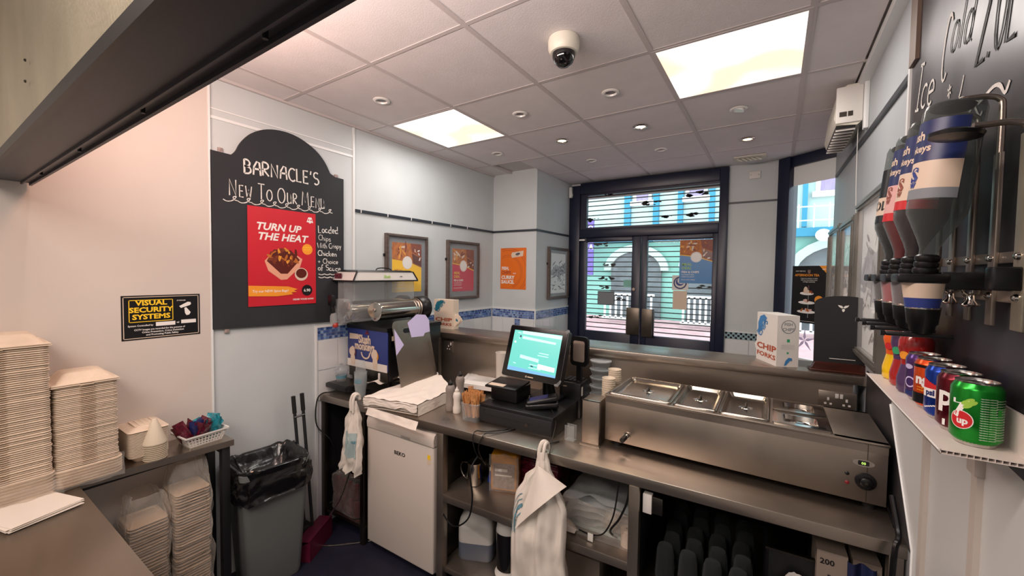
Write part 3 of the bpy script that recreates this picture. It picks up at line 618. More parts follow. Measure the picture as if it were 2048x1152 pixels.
for w,y,z,h in (('System Controlled by',-.13,-.040,.008),('tel',.053,-.036,.008),('CCTV Images are recorded for the purpose of',-.108,-.060,.0085),('Crime Prevention, Crime Detection',-.08,-.073,.0085),('and Promoting Public Safety',-.065,-.086,.0085)): b.text(w,(e,y,z),Y_,Z_,h,bold=.02,sx=.95 if y!=-.108 else .88)
b.flat([(.065,.048),(.100,.068),(.112,.066),(.114,.056),(.108,.050),(.072,.038)],(e,0,0),Y_,Z_); b.flat([(.086,.038),(.094,.040),(.112,.014),(.106,.002),(.094,.000),(.088,.012)],(e,0,0),Y_,Z_)
b.text('STORAGE',(e,.055,.074),Y_,Z_,.006,bold=.01)
b.done('sign_plate',t,smooth=0)
# arched chalkboard on left wall
t=thing('chalkboard','large black arched chalkboard with chalk lettering on the left wall','chalkboard',(LW,1.31,1.39))
y0,y1=-.385,.400; zt=.970
pts=[(y0,0.01),(y1,-.015),(y1,.965),(.335,.968)]
arc=[(.335,.968),(.300,.985),(.262,1.05),(.20,1.11),(.10,1.158),(0,1.172),(-.10,1.155),(-.18,1.11),(-.235,1.045),(-.262,.99),(-.285,.962),(y0,.965)]
sp=[(p.x,p.y) for p in smoothpath([Vector((a,c,0)) for a,c in arc[1:-1]],4)]
pts+=sp+[arc[-1]]
MB('chalkboard').prism(pts,(0,0,0),Y_,Z_,.016).done('board',t,smooth=50)
for y,z in ((y0+.05,.975),(y1-.05,.975),(y0+.07,-.005),(y1-.06,-.022)):
    b=MB('tea_label').rbox(.0,y-.012,z-.012,.012,y+.012,z+.014,.003); b.cyl((.012,y,z+.006),(.015,y,z+.006),.004); b.done('fixing_clip',t)
b=MB('chalk'); ox=.0165; yr=Vector((0,1,0))
def line(txt,u0,v0,u1,v1,h,w,track=.08,slant=0,wob=.1,small=1):
    b=MB('chalk')
    a=P(u0,v0,x=LW+.0165); c=P(u1,v1,x=LW+.0165); inv=Vector((LW,1.31,1.39))
    rt=(c-a).normalized(); up=rt.cross(Vector((1,0,0))); up=-up if up.z<0 else up
    fi=[i==0 or txt[i-1]==' ' for i in range(len(txt))]
    L=sum((G[q][0]+track)*(1 if f else small) for q,f in zip(txt,fi))*h
    sx=(c-a).length/L
    hand(b,txt,a-inv,rt,up,h,w,sx=sx,slant=slant,track=track,wob=wob,small=small)
    b.done('chalk_line',t,smooth=0)
line("BARNACLE'S",489,346,641,372,.077,.010,.14)
line("NEW TO OUR MENU",459,390,652,418,.088,.0065,.20,small=.72)
def wave(u0,v0,u1,v1,n,amp,w):
    b=MB('chalk')
    a=P(u0,v0,x=LW+.0165)-Vector((LW,1.31,1.39)); c=P(u1,v1,x=LW+.0165)-Vector((LW,1.31,1.39)); rt=(c-a); L=rt.length; rt.normalize(); up=Vector((0,-rt.z,rt.y))
    s=L/n
    for i in range(n):
        q=[(i*s+s*t_,amp*f) for t_,f in ((0,.2),(.25,-.1),(.6,.1),(.85,.7),(.9,1.0),(.75,.95),(.68,.7),(.8,.3),(1.05,.2))]
        b.stroke([(p.x,p.y) for p in smoothpath([Vector((x,y,0)) for x,y in q],3)],a,rt,up,w)
    b.done('chalk_wave',t,smooth=0)
wave(446,400,664,428,9,.028,.005)
for txt,u0,v0,u1,v1,h,w in (("Loaded",637,465,677,467,.046,.006),("Chips",637,480,662,483,.034,.004),("With Crispy",635,496,683,497,.034,.0045),("Chicken",636,511,674,513,.034,.006),("+ Choice",636,526,677,528,.032,.0045),("of Sauce",636,540,682,542,.036,.0055)): line(txt,u0,v0,u1,v1,h,w,.06)
def wav2(u0,v0,u1,v1):
    b=MB('chalk')
    a=P(u0,v0,x=LW+.0165)-Vector((LW,1.31,1.39)); c=P(u1,v1,x=LW+.0165)-Vector((LW,1.31,1.39)); L=(c-a).length; rt=(c-a).normalized(); up=Vector((0,-rt.z,rt.y))
    b.stroke([(L*i/32,.006*abs(math.sin(i*math.pi/8))*-1+.004) for i in range(33)],a,rt,up,.006); b.done('chalk_wave',t,smooth=0)
wav2(637,549,682,549); wav2(637,555,682,555)
def face(m,pts,w=None): pass
# red poster on the board
pc=[P(u,v,x=LW+.02) for u,v in ((497,613),(632,607),(634,427),(495,412))]
t=thing('poster','red TURN UP THE HEAT food poster pinned on the chalkboard','poster',(LW+.0185,(pc[0].y+pc[1].y)/2,(pc[0].z+pc[3].z)/2))
y0,y1=pc[0].y-t.location.y,pc[1].y-t.location.y; z0=(pc[0].z+pc[1].z)/2-t.location.z; z1=(pc[2].z+pc[3].z)/2-t.location.z
Wp,Hp=y1-y0,z1-z0
b=MB('red_poster').box(-.001,y0,z0,.001,y1,z1)
def pp(a,c): return (y0+a*Wp,z0+c*Hp)
class PO:
    """print helper: normalised sheet coordinates on a plane"""
    def __init__(s,b,o,rt,up,w,h,d=.0006): s.b=b;s.o=Vector(o);s.rt=rt;s.up=up;s.w=w;s.h=h;s.d=d;s.k=0
    def poly(s,m,pts): s.k+=1; s.b.m(m); s.b.flat([(a*s.w,c*s.h) for a,c in pts],s.o,s.rt,s.up,s.d+s.k*.00004); return s
    def ell(s,m,cx,cy,r,ry=None,n=20,a0=0,a1=360):
        ry=(r if ry is None else ry); return s.poly(m,ell(cx,cy,r,ry*s.w/s.h,n,a0,a1))
    def text(s,m,body,x,y,h,bold=0,shear=0,align='LEFT',sx=1): 
        s.k+=1; s.b.m(m); s.b.text(body,s.o+s.rt*(x*s.w)+s.up*(y*s.h),s.rt,s.up,h*s.h,bold=bold,shear=shear,align=align,sx=sx,d=s.d+s.k*.00004); return s
    def blob(s,m,cx,cy,rx,ry,ang,n=10):
        c,q=math.cos(ang),math.sin(ang); pts=[]
        for i in range(n):
            a=6.283*i/n; k=random.uniform(.85,1.1); x=rx*math.cos(a)*k; y=ry*math.sin(a)*k
            pts.append((cx+(x*c-y*q),cy+(x*q+y*c)*s.w/s.h))
        return s.poly(m,pts)
f=PO(b,(.001,y0,z0),Y_,Z_,Wp,Hp)
f.text('print_white','TURN UP',.10,.775,.075,.03,.25,sx=1.05).text('print_white','THE HEAT',.12,.675,.075,.03,.25,sx=1.08)
f.poly('print_white',[(.85,.90),(.88,.955),(.93,.955),(.96,.895),(.93,.90),(.905,.885),(.88,.90)])
f.ell('red_poster',.885,.925,.012).ell('red_poster',.925,.925,.012).ell('orange',.86,.60,.085)
f.text('yellow','AVAILABLE',.86,.615,.014,.03,align='CENTER').text('yellow','ALL DAY',.86,.59,.014,.03,align='CENTER')
f.poly('bowl_print',[(.22,.46),(.27,.36),(.45,.265),(.54,.27),(.74,.40),(.78,.49),(.62,.56),(.32,.54)])
f.poly('sauce_brown',[(.25,.46),(.45,.33),(.55,.33),(.74,.48),(.6,.58),(.35,.58)])
for k in range(34):
    a=random.uniform(0,6.28); q=random.random()**.6; cx=.49+.24*q*math.cos(a); cy=.50+.085*q*math.sin(a)
    f.blob(random.choice(('meat','chip_dark','chip','meat','sauce_brown')),cx,cy,random.uniform(.05,.075),random.uniform(.018,.03),random.uniform(0,3.14))
f.ell('label_cream',.76,.325,.105,.10).ell('sauce_brown',.76,.335,.085,.075)
f.poly('orange',[(0,.105),(.0,.21),(.55,.195),(.70,.165),(.64,.15),(.69,.135),(.60,.13),(.63,.11),(.4,.095)])
f.text('print_white','Try our NEW Spice Bags!',.05,.14,.026,.012,.1,sx=.95).ell('black',.85,.15,.085).text('print_white','6.90',.85,.135,.032,.02,align='CENTER').text('print_white','ORDER YOURS NOW!',.62,.045,.018,.03,.2,sx=.95)
b.done('sheet',t,smooth=0)
# ---- framed meal posters
def meal(po,kind,l1,words):
    po.poly(kind,[(0,0),(1,0),(1,1),(0,1)])
    po.poly('chip_dark',[(0,1),(1,1),(1,.50),(.62,.60),(.0,.66)])
    for k in range(16): po.blob(random.choice(('chip','chip','chip_dark','label_cream','meat')),random.uniform(.08,.5),random.uniform(.74,.94),random.uniform(.08,.15),.03,random.uniform(0,3.1))
    po.poly('meat',[(.62,1),(1,1),(1,.72),(.66,.82)]).poly('sauce_brown',[(.66,.80),(1,.70),(1,.52),(.70,.60)])
    for k in range(7): po.blob(random.choice(('label_cream','chip_dark','ext_white')),random.uniform(.72,.95),random.uniform(.56,.95),.05,.02,random.uniform(0,3.1))
    po.poly('yellow',[(0,.645),(.0,.66),(.5,.62),(1,.50),(1,.485),(.5,.60)])
    po.ell('print_white',.5,.60,.17).ell(kind if kind!='yellow_poster' else 'label_cream',.5,.60,.155).ell('print_white',.5,.60,.15)
    c1='lime' if kind=='blue_poster' else ('yellow' if kind=='crimson_poster' else 'chip_dark')
    po.text(c1,'MEAL',.07,.405,.062,.012,sx=1.05).text(c1,'DEAL',.07,.32,.062,.012,sx=1.05)
    po.text('print_white',l1,.07,.235,.050,.022,sx=.95)
    for i,w in enumerate(words): po.text('print_white',w,.07,.185-.048*i-(.02 if i==2 else 0),.024,.01)
W3=('PLUS MUSHY PEAS,','CURRY OR GRAVY','PLUS A SOFT DRINK')
def framed(name,lab,o,rt,up,w,h,fm,border,mount,fn,dep=.03):
    """o = lower left corner on the wall; rt x up points into the room"""
    nn=rt.cross(up).normalized(); o=Vector(o); t=thing(name,lab,'picture',o+rt*(w/2)); A=-rt*(w/2)
    b=MB(fm)
    for (a0,c0,a1,c1) in ((0,0,w,border),(0,h-border,w,h),(0,border,border,h-border),(w-border,border,w,h-border)):
        for (e,d) in ((0,dep),(border*.3,dep+.006)):
            b.prism([(a0+(e if a0==0 and 0 else 0),c0),(a1,c0),(a1,c1),(a0,c1)] if e==0 else [(a0+e,c0+e),(a1-e,c0+e),(a1-e,c1-e),(a0+e,c1-e)],A,rt,up,d)
    b.done('frame',t,smooth=0)
    MB('mount_grey').prism([(border,border),(w-border,border),(w-border,h-border),(border,h-border)],A,rt,up,.012).done('mount',t,smooth=0)
    b=MB('white'); iw,ih=w-2*border-2*mount,h-2*border-2*mount; q=A+rt*(border+mount)+up*(border+mount)
    b.prism([(0,0),(iw,0),(iw,ih),(0,ih)],q+nn*.012,rt,up,.001)
    fn(PO(b,q+nn*.013,rt,up,iw,ih)); b.done('print',t,smooth=0)
    b=MB('frame_glass').prism([(border,border),(w-border,border),(w-border,h-border),(border,h-border)],A+nn*(dep-.010),rt,up,.002); b.done('glazing',t,smooth=0)
    b=MB('black_metal'); b.T=Matrix.Translation(A); 
    b.prism([(-.012,h*.66),(0,h*.66),(0,h*.70),(-.012,h*.70)],(0,0,0),rt,up,.012); b.done('side_clip',t)
    return t
framed('framed_poster','framed yellow MEAL DEAL sausage and chips poster behind the slush machine',(LW,2.070,1.495),Y_,Z_,.440,.525,'frame_wood',.022,.042,lambda po:meal(po,'yellow_poster','SAUSAGE & CHIPS',W3))
framed('framed_poster','framed crimson MEAL DEAL pie and chips poster nearest the wall corner',(LW,2.765,1.47),Y_,Z_,.465,.550,'frame_wood',.024,.050,lambda po:meal(po,'crimson_poster','PIE & CHIPS',W3))
def sketchart(po,seed=4,m='sketch'):
    random.seed(seed); po.poly('ext_white',[(0,0),(1,0),(1,1),(0,1)])
    po.poly('art_grey',[(0,.55),(.3,.72),(.6,.66),(1,.8),(1,.5),(.5,.42),(0,.45)])
    for k in range(60):
        po.blob(random.choice((m,'art_grey',m)),random.uniform(.1,.9),random.uniform(.08,.8),random.uniform(.04,.14),random.uniform(.006,.02),random.uniform(-.9,.9))
    po.poly('ext_white',[(.3,.3),(.66,.28),(.6,.2),(.36,.2)]).poly(m,[(.48,.3),(.5,.3),(.52,.62),(.5,.62)]).poly('art_grey',[(.53,.34),(.66,.34),(.54,.6)])
framed('framed_sketch','dark wood framed grey harbour sketch on the side of the wall corner beside the doors',(-2.0,3.735,1.45),Y_,Z_,.475,.555,'frame_wood',.028,.035,sketchart)
RT=Vector((0,-1,0))
for y1,y0,z0,z1,lab,sd in ((3.86,3.30,1.50,2.07,'farthest grey framed picture on the right wall next to the window',5),(3.22,2.72,1.53,2.05,'middle grey framed picture on the right wall',6),(2.64,2.02,1.36,2.09,'nearest and largest grey framed picture on the right wall behind the optics',7)):
    framed('framed_picture',lab,(RW,y1,z0),RT,Z_,y1-y0,z1-z0,'frame_silver',.035,.0,lambda po,sd=sd:sketchart(po,sd,'frame_silver'),dep=.04)
# orange poster on the corner
pc=P(1001,578,y=3.498); t=thing('poster','orange FISH, CHIPS and CURRY SAUCE poster on the boxed wall corner','poster',(-2.27,3.498,1.77))
b=MB('orange_poster').box(-.157,-.001,-.213,.157,.001,.213); po=PO(b,(-.157,-.001,-.213),X_,Z_,.314,.426)
for r_,w_ in ((.78,.012),(.72,.012),(.55,.01),(.50,.008)):
    o1=ell(.3,.42,r_,r_*.74,30,-70,130); i1=ell(.3,.42,r_-w_,(r_-w_)*.74,30,-70,130)
    for k in range(30):
        q=[i1[k],o1[k],o1[k+1],i1[k+1]]
        if all(0<=a<=1 and 0<=c<=1 for a,c in q): po.k=0; po.poly('card_rust',q)
po.poly('label_cream',[(.45,.76),(.88,.80),(.90,.93),(.46,.89),(.42,.83)]).blob('sketch',.68,.85,.09,.04,.2).text('card_rust','SINCE',.62,.80,.018,.01)
po.text('print_white','FISH,',.05,.47,.078,.035,sx=.95).text('card_rust','CHIPS',.05,.365,.078,.035,sx=.95).text('print_white','AND',.5,.37,.03,.02).text('print_white','CURRY',.04,.245,.085,.04,sx=1.0).text('print_white','SAUCE.',.04,.135,.085,.04,sx=1.0)
b.done('sheet',t,smooth=0)
# posters and papers on the door glass
def sheet(name,lab,u0,v0,u1,v1,y,fn,m='white',cat='poster'):
    a=P(u0,v1,y=y); c=P(u1,v0,y=y); t=thing(name,lab,cat,((a.x+c.x)/2,y,a.z)); w=c.x-a.x; h=c.z-a.z
    b=MB(m).box(-w/2,-.0006,0,w/2,.0006,h); fn(PO(b,(-w/2,-.0006,0),X_,Z_,w,h)); b.done('sheet',t,smooth=0); return t
sheet('poster','blue MEAL DEAL fish and chips poster on the right door glass',1358,478,1428,566,4.290,lambda po:meal(po,'blue_poster','FISH & CHIPS',W3))
sheet('paper_notice','plain cream paper taped below the blue poster on the right door',1345,582,1374,618,4.290,lambda po:po.poly('label_cream',[(.0,.0),(1,0),(1,1),(0,1)]),cat='notice')
sheet('paper_notice','grey green sheet taped low on the left door glass',1195,583,1229,609,4.290,lambda po:po.poly('mount_grey',[(.05,.05),(.95,.08),(.97,.9),(.02,.92)]),'ext_arch',cat='notice')
sheet('paper_notice','small green sheet high on the left door near the gap',1247,560,1263,574,4.290,lambda po:po.poly('ext_turq',[(0,0),(1,0),(1,1),(0,1)]),cat='notice')
def rd(po): po.poly('white',[(0,0),(1,0),(1,1),(0,1)]).ell('navy',.5,.5,.42).ell('white',.5,.5,.33).ell('navy_print',.48,.56,.26).ell('white',.55,.64,.22)
sheet('round_sticker','blue and white round sticker beside the blue poster on the right door',1344,551,1377,580,4.291,rd,cat='sticker')
# afternoon tea poster on the angled window
a=P(1595,630,y=4.17); wdir=Vector((math.cos(an),math.sin(an),0)); 
t=thing('poster','black AFTERNOON TEA poster hanging in the right hand window','poster',(.125,4.155,1.345)); t.rotation_euler=(0,0,an); t.matrix_basis=Matrix.LocRotScale(t.location,t.rotation_euler,None)
b=MB('black').box(0,-.001,0,.275,.001,.47); po=PO(b,(0,-.001,0),X_,Z_,.275,.47)
po.text('print_white','NOW SERVING',.1,.90,.018,.01).text('orange','AFTERNOON TEA',.08,.82,.040,.02,sx=.93)
for i,w in enumerate(('A generous selection of cakes','with tea, home baked scones','and finger sandwiches')): po.text('print_white',w,.5,.775-.03*i,.018,.008,align='CENTER',sx=.95)
po.poly('orange',[(.78,1),(1,1),(1,.86)]).text('print_white','NEW',.86,.93,.02,.02)
po.poly('steel_bright',[(.49,.1),(.51,.1),(.51,.66),(.49,.66)])
for cy,w in ((.52,.20),(.36,.24),(.20,.27)):
    po.ell('print_white',.45,cy,w,.05); 
    for k in range(6): po.blob(random.choice(('chip_dark','label_cream','meat','label_pink')),.45+random.uniform(-w*.7,w*.7),cy+.03,.06,.03,random.uniform(0,3))
po.ell('orange',.8,.42,.12).ell('label_cream',.42,.58,.06,.1).poly('print_white',[(.1,.03),(.7,.03),(.7,.035),(.1,.035)]).poly('steel_bright',[(.46,.93),(.54,.93),(.54,.88),(.5,.86),(.46,.88)])
b.done('sheet',t,smooth=0)
b=MB('lilac'); c=Vector((.22,4.10,1.2))
for k in range(5): a_=k*1.257+.3; b.flat([(0,0),(.03*math.cos(a_-.4),.03*math.sin(a_-.4)),(.10*math.cos(a_),.10*math.sin(a_)),(.03*math.cos(a_+.4),.03*math.sin(a_+.4))],c,wdir,Z_)
b.done('window_sticker',label='lilac starfish shaped sticker low in the right hand window',cat='sticker')
# ================================================================== LEFT SIDE: BENCHES, BOXES, BIN
BZ=.86
# narrow back bench against the left wall
ba=math.atan2(.53,.09); 
t=thing('steel_bench','narrow stainless bench on black box legs along the beige wall','table',(LW+.012,-.45,0))
b=MB('steel_top'); vs=[(0,0),(.105,0),(.145,.85),(.232,1.375),(.0,1.375)]
vs=[(0,0),(.14,0),(.238,1.375),(0,1.375)]
b.prism(vs,(0,0,BZ-.03),X_,Y_,.03); b.done('bench_top',t,smooth=0)
for x,y in ((.205,1.345),(.03,1.345)): MB('black_metal').rbox(x-.018,y-.018,.0,x+.018,y+.018,BZ-.03,.002).done('leg',t)
MB('black_metal').box(.03,1.33,BZ-.065,.2,1.36,BZ-.03).done('cross_rail',t)
MB('black_metal').box(.15,.0,BZ-.05,.175,1.33,BZ-.03).done('side_rail',t)
# front table in the lower left corner
t=thing('steel_table','brown reflecting stainless table in the lower left foreground','table',(-1.8,-.1,0))
MB('steel_top').rbox(-.58,-.75,BZ-.045,1.0,.482,BZ-.002,.004).done('table_top',t)
for x,y in ((-.5,.40),(-.5,-.65),(.9,.40),(.9,-.65)): MB('steel').cyl((x,y,0),(x,y,BZ-.045),.02).done('leg',t)
# ---- nested clamshell boxes
def clam(b,w,h,open_=True,ht=.045,flange=.012):
    """one thin moulded tray: w x h rim, tapered walls, base"""
    def ring(ww,hh,r,z): return [(x-ww/2,y-hh/2,z) for x,y in rrect(ww,hh,r,3)]
    R0=ring(w,h,.018,0); R1=ring(w-2*flange,h-2*flange,.015,0.001); R2=ring(w-.05,h-.05,.02,-ht); Rb=ring(w,h,.018,-.0022); n=len(R0)
    vs=Rb+R0+R1+R2; fs=[]
    for j in range(3):
        for i in range(n): fs.append((j*n+i,j*n+(i+1)%n,(j+1)*n+(i+1)%n,(j+1)*n+i))
    fs.append(tuple(3*n+i for i in range(n))); fs.append(tuple(reversed(range(n))))
    return b._add(vs,fs)
def lidshape(b,w,h,ht=.03):
    def ring(ww,hh,r,z): return [(x-ww/2,y-hh/2,z) for x,y in rrect(ww,hh,r,3)]
    rs=[ring(w,h,.018,0),ring(w-.02,h-.02,.015,.002),ring(w-.07,h-.07,.02,ht),ring(w-.11,h-.11,.02,ht+.003)]; n=len(rs[0]); vs=sum(rs,[]); fs=[]
    for j in range(3):
        for i in range(n): fs.append((j*n+i,j*n+(i+1)%n,(j+1)*n+(i+1)%n,(j+1)*n+i))
    fs.append(tuple(3*n+i for i in range(n))); return b._add(vs,fs)
def boxstack(name,cx,cy,rot,w,h,z0,n,pitch,label,group,top):
    lab=label
    t=thing(name,lab,'food box',(cx,cy,z0),rot,group)
    b=MB('kraft_pulp'); b.T=Matrix.Translation((0,0,0)); 
    def ring(ww,hh,r,z): return [(x-ww/2,y-hh/2,z) for x,y in rrect(ww,hh,r,3)]
    a=ring(w,h,.018,0); c=ring(w,h,.018,.0024); d=ring(w-.022,h-.022,.016,pitch-.0005); nn=len(a); fs=[]
    for j in range(2):
        for i in range(nn): fs.append((j*nn+i,j*nn+(i+1)%nn,(j+1)*nn+(i+1)%nn,(j+1)*nn+i))
    fs.append(tuple(2*nn+i for i in range(nn))); fs.append(tuple(reversed(range(nn)))); b._add(a+c+d,fs); b.done('tray',t)
    # latch tab on the side facing the room
    bt=MB('kraft_edge').rbox(w/2-.003,-.022,.0,w/2+.004,.022,.0022,.001); bt.done('latch_tab',t)
    for k in range(1,n):
        dup(t,(cx+random.uniform(-.0015,.0015),cy+random.uniform(-.0015,.0015),z0+k*pitch),(0,0,rot+random.uniform(-.008,.008)))
    zt=z0+n*pitch
    t2=thing(name,top,'food box',(cx,cy,zt),rot)
    b=MB('kraft_pulp'); b.rbox(-w/2-.006,-h/2-.006,0,w/2+.006,h/2+.006,.004,.0015); b.rbox(-w/2-.004,-h/2-.004,.006,w/2+.004,h/2+.004,.010,.0015); b.T=Matrix.Translation((0,0,.010)); lidshape(b,w,h,.034); b.done('lid',t2)
    b=MB('kraft_edge').rbox(w/2-.002,-.02,-.002,w/2+.008,.02,.004,.001); b.done('latch_tab',t2)
random.seed(11)
bx=LW+.135
boxstack('clamshell_box',bx,.183,0,.225,.262,BZ+.085,62,.0078,'beige pulp clamshell box nested in the tallest stack at the left edge','clamshell boxes in the tallest stack','topmost beige clamshell box with closed lid on the tallest stack')
boxstack('clamshell_box',bx-.004,.412,0,.195,.185,BZ+.075,46,.0070,'beige pulp clamshell box nested in the lower stack right of the tallest','clamshell boxes in the second stack','topmost beige clamshell box with domed lid on the second stack')
# larger base packs below each stack
def basepack(cx,cy,w,h,z0,n,lab,g):
    t=thing('food_tray',lab,'food box',(cx,cy,z0),0,g)
    b=MB('kraft_pulp'); 
    def ring(ww,hh,r,z): return [(x-ww/2,y-hh/2,z) for x,y in rrect(ww,hh,r,4)]
    a=ring(w-.014,h-.014,.03,0); c=ring(w,h,.035,.009); d=ring(w,h,.035,.011); nn=len(a); fs=[]
    for j in range(2):
        for i in range(nn): fs.append((j*nn+i,j*nn+(i+1)%nn,(j+1)*nn+(i+1)%nn,(j+1)*nn+i))
    fs.append(tuple(2*nn+i for i in range(nn))); fs.append(tuple(reversed(range(nn)))); b._add(a+c+d,fs); b.done('tray',t)
    for k in range(1,n): dup(t,(cx,cy,z0+k*.0115))
basepack(bx+.004,.178,.245,.285,BZ+.002,7,'pale pulp tray under the tallest box stack, wrapped in clear film','trays under the tallest stack')
basepack(bx+.0,.412,.225,.205,BZ+.002,6,'pale pulp tray under the second box stack, wrapped in clear film','trays under the second stack')
def crumple(o,rt,up,w,h,amp,nu=22,nv=14,seed=0,f=9):
    nn=rt.cross(up).normalized(); o=Vector(o)
    def fn(u,v):
        q=Vector((u*w*f,v*h*f,seed)); d=noise.fractal(q,1,2,3)*amp
        e=noise.noise(q*1.7)*amp*.8
        return o+rt*(u*w+e*.5)+up*(v*h*(1+.15*noise.noise(Vector((u*3,seed,0)))))+nn*d
    return fn
b=MB('wrap'); b.grid(crumple((bx+.135,.04,BZ+.004),Y_,Z_,.47,.095,.014,30,10,3,14),30,12); b.grid(crumple((bx+.15,.03,BZ+.003),Y_,Z_,.30,.06,.02,20,8,5,14),20,8)
b.done('film_wrap',label='loose clear film wrapped round the foot of the box stacks',cat='plastic wrap')
# small tray of open rectangular boxes behind the cone
t=thing('open_food_tray','low rectangular pulp tray nested behind the paper cone','food box',(bx-.03,.610,BZ),0,'low rectangular trays behind the cone')
b=MB('kraft_pulp'); b.T=Matrix.Translation((0,0,.03)); clam(b,.19,.14,ht=.03); b.T=None; b.done('tray',t)
for k in range(1,20): dup(t,(bx-.03,.610,BZ+k*.0055))
t2=thing('open_food_tray','topmost ribbed rectangular pulp lid behind the paper cone','food box',(bx-.03,.610,BZ+.03+20*.0055),0)
b=MB('kraft_pulp'); lidshape(b,.195,.145,.012)
for k in range(5): b.rbox(-.05,-.04+k*.018,.012,.05,-.032+k*.018,.0165,.002)
b.done('lid',t2)
# paper cone on round pots
cx,cy=-2.335,.628
t=thing('paper_pot','round cream paper pot nested in the stack beneath the cone','pot',(cx,cy,BZ),0,'round paper pots in the stack')
b=MB('cream').lathe((0,0,0),[(.039,0),(.0425,.006),(.044,.0075),(.0425,.0085),(.034,.002)],28); b.done('pot',t)
for k in range(1,9): dup(t,(cx,cy,BZ+k*.0082))
b=MB('cream').lathe((0,0,0),[(.0445,0),(.0445,.005),(.0125,.098),(.0085,.108),(0,.110)],32); o=b.done('paper_cone',label='cream paper cone upturned on the stack of round pots',cat='paper cone'); o.location=(cx,cy,BZ+.075)
# sachet basket
c=Vector((-2.392,.822,BZ)); t=thing('plastic_basket','white slotted plastic basket holding foil sachets','basket',c,R(4))
b=MB('white')
w0,l0,w1,l1,hh=.056,.068,.072,.090,.058
def bring(w,l,z,r=.02): return [(x-w,y-l,z) for x,y in rrect(2*w,2*l,r,3)]
def wallgrid(b):
    n=16; rows=[0,.10,.22,.34,.46,.58,.70,.82,1.0]
    for face in range(4):
        def cor(s,f): # s along, f height
            w=w0+(w1-w0)*f; l=l0+(l1-l0)*f; z=hh*f
            P4=[(-w,-l),(w,-l),(w,l),(-w,l)]; a=P4[face]; c=P4[(face+1)%4]; return Vector((a[0]+(c[0]-a[0])*s,a[1]+(c[1]-a[1])*s,z))
        m=11
        for j in range(8):
            slot=j in (1,3,5)
            for i in range(m*2+1):
                if slot and i%2==1: continue
                s0,s1=i/(m*2+1),(i+1)/(m*2+1)
                b._add([cor(s0,rows[j]),cor(s1,rows[j]),cor(s1,rows[j+1]),cor(s0,rows[j+1])],[(0,1,2,3)])
wallgrid(b); b.poly([(-w0,-l0,.001),(w0,-l0,.001),(w0,l0,.001),(-w0,l0,.001)])
R0=bring(w1,l1,hh,.006); R1=bring(w1+.006,l1+.006,hh+.001,.008); R2=bring(w1+.006,l1+.006,hh-.006,.008); n=len(R0); b._add(R0+R1+R2,[(j*n+i,j*n+(i+1)%n,(j+1)*n+(i+1)%n,(j+1)*n+i) for j in range(2) for i in range(n)])
b.done('basket_body',t,smooth=20)
def sachet(m):
    b=MB(m)
    def fn(u,v):
        puff=math.sin(math.pi*min(1,max(0,u)))**.6*math.sin(math.pi*v)**.6
        return Vector(((u-.5)*.058,puff*.013+noise.noise(Vector((u*6,v*6,hash(m)%7)))*.004,v*.100))
    b.grid(fn,8,10); b.grid(lambda u,v:Vector((fn(1-u,v).x,-fn(1-u,v).y+.0005,fn(1-u,v).z)),8,10)
    return b
random.seed(5)
cols=[('sachet_red','burgundy foil sauce sachet in the left half of the white basket','burgundy sachets in the basket',7,(-.062,-.008)),('sachet_teal','teal foil sauce sachet in the right half of the white basket','teal sachets in the basket',8,(.008,.064)),('sachet_navy','dark navy foil sachet between the burgundy and teal ones','navy sachets in the basket',3,(-.02,.012))]
for m,lab,g,n,(ya,yb) in cols:
    p0=None
    for k in range(n):
        loc=Vector((c.x+random.uniform(-.036,.036),c.y+random.uniform(ya,yb),BZ+.012+random.uniform(0,.014))); rot=(random.uniform(-.5,.5),random.uniform(-.5,.5),random.uniform(0,3.1))
        if p0 is None:
            p0=sachet(m).done('sauce_sachet',label=lab,cat='sachet',group=g); p0.location=loc; p0.rotation_euler=rot
        else:
            q=p0.copy(); COL.objects.link(q); q.location=loc; q.rotation_euler=rot
# papers on the front table
t=thing('greaseproof_sheets','stack of cream greaseproof sheets on the lower left table','paper stack',(-2.22,.235,BZ))
random.seed(9)
b=MB('paper')
for k in range(7):
    a=random.uniform(-.05,.05); d=random.uniform(-.006,.006); b.T=Matrix.Translation((d,d,k*.0022))@Matrix.Rotation(a+.30,4,'Z'); b.box(-.32,-.10,0,.150,.085,.0016)
b.T=None; b.done('sheets',t,smooth=0,kind='stuff')
# ---- trays in plastic below the bench
for i,(cx,cy,zt,n,lab) in enumerate(((-2.40,.60,.58,34,'pulp tray in the shorter bagged stack under the bench'),(-2.385,.76,.66,42,'pulp tray in the taller bagged stack under the bench'))):
    t=thing('pulp_tray',lab,'food box',(cx,cy,zt),0,('shorter' if i==0 else 'taller')+' bagged tray stack under the bench')
    b=MB('kraft_edge'); clam(b,.17,.14,ht=.02); b.done('tray',t)
    for k in range(1,n): dup(t,(cx+random.uniform(-.003,.003),cy+random.uniform(-.003,.003),zt-k*.0135),(random.uniform(-.02,.02),random.uniform(-.03,.03),0))
def bagaround(b,cx,cy,w,l,z0,z1,seed):
    def fn(u,v):
        a=u*2*math.pi; z=z0+(z1-z0)*v; e=1+(.0 if v<.8 else -(v-.8)*1.6)
        r=Vector((math.cos(a),math.sin(a),0)); sx=w*e*(abs(math.cos(a))**.35)*(1 if math.cos(a)>0 else -1); sy=l*e*(abs(math.sin(a))**.35)*(1 if math.sin(a)>0 else -1)
        d=noise.fractal(Vector((r.x*3,r.y*3,z*9+seed)),1,2,3)*.018
        return Vector((cx+sx,cy+sy,z))+r*d
    b.grid(fn,40,26,closeu=True)
b=MB('wrap'); bagaround(b,-2.40,.60,.092,.078,.1,.70,1); b.done('clear_bag',label='crinkled clear bag round the shorter tray stack under the bench',cat='plastic bag')
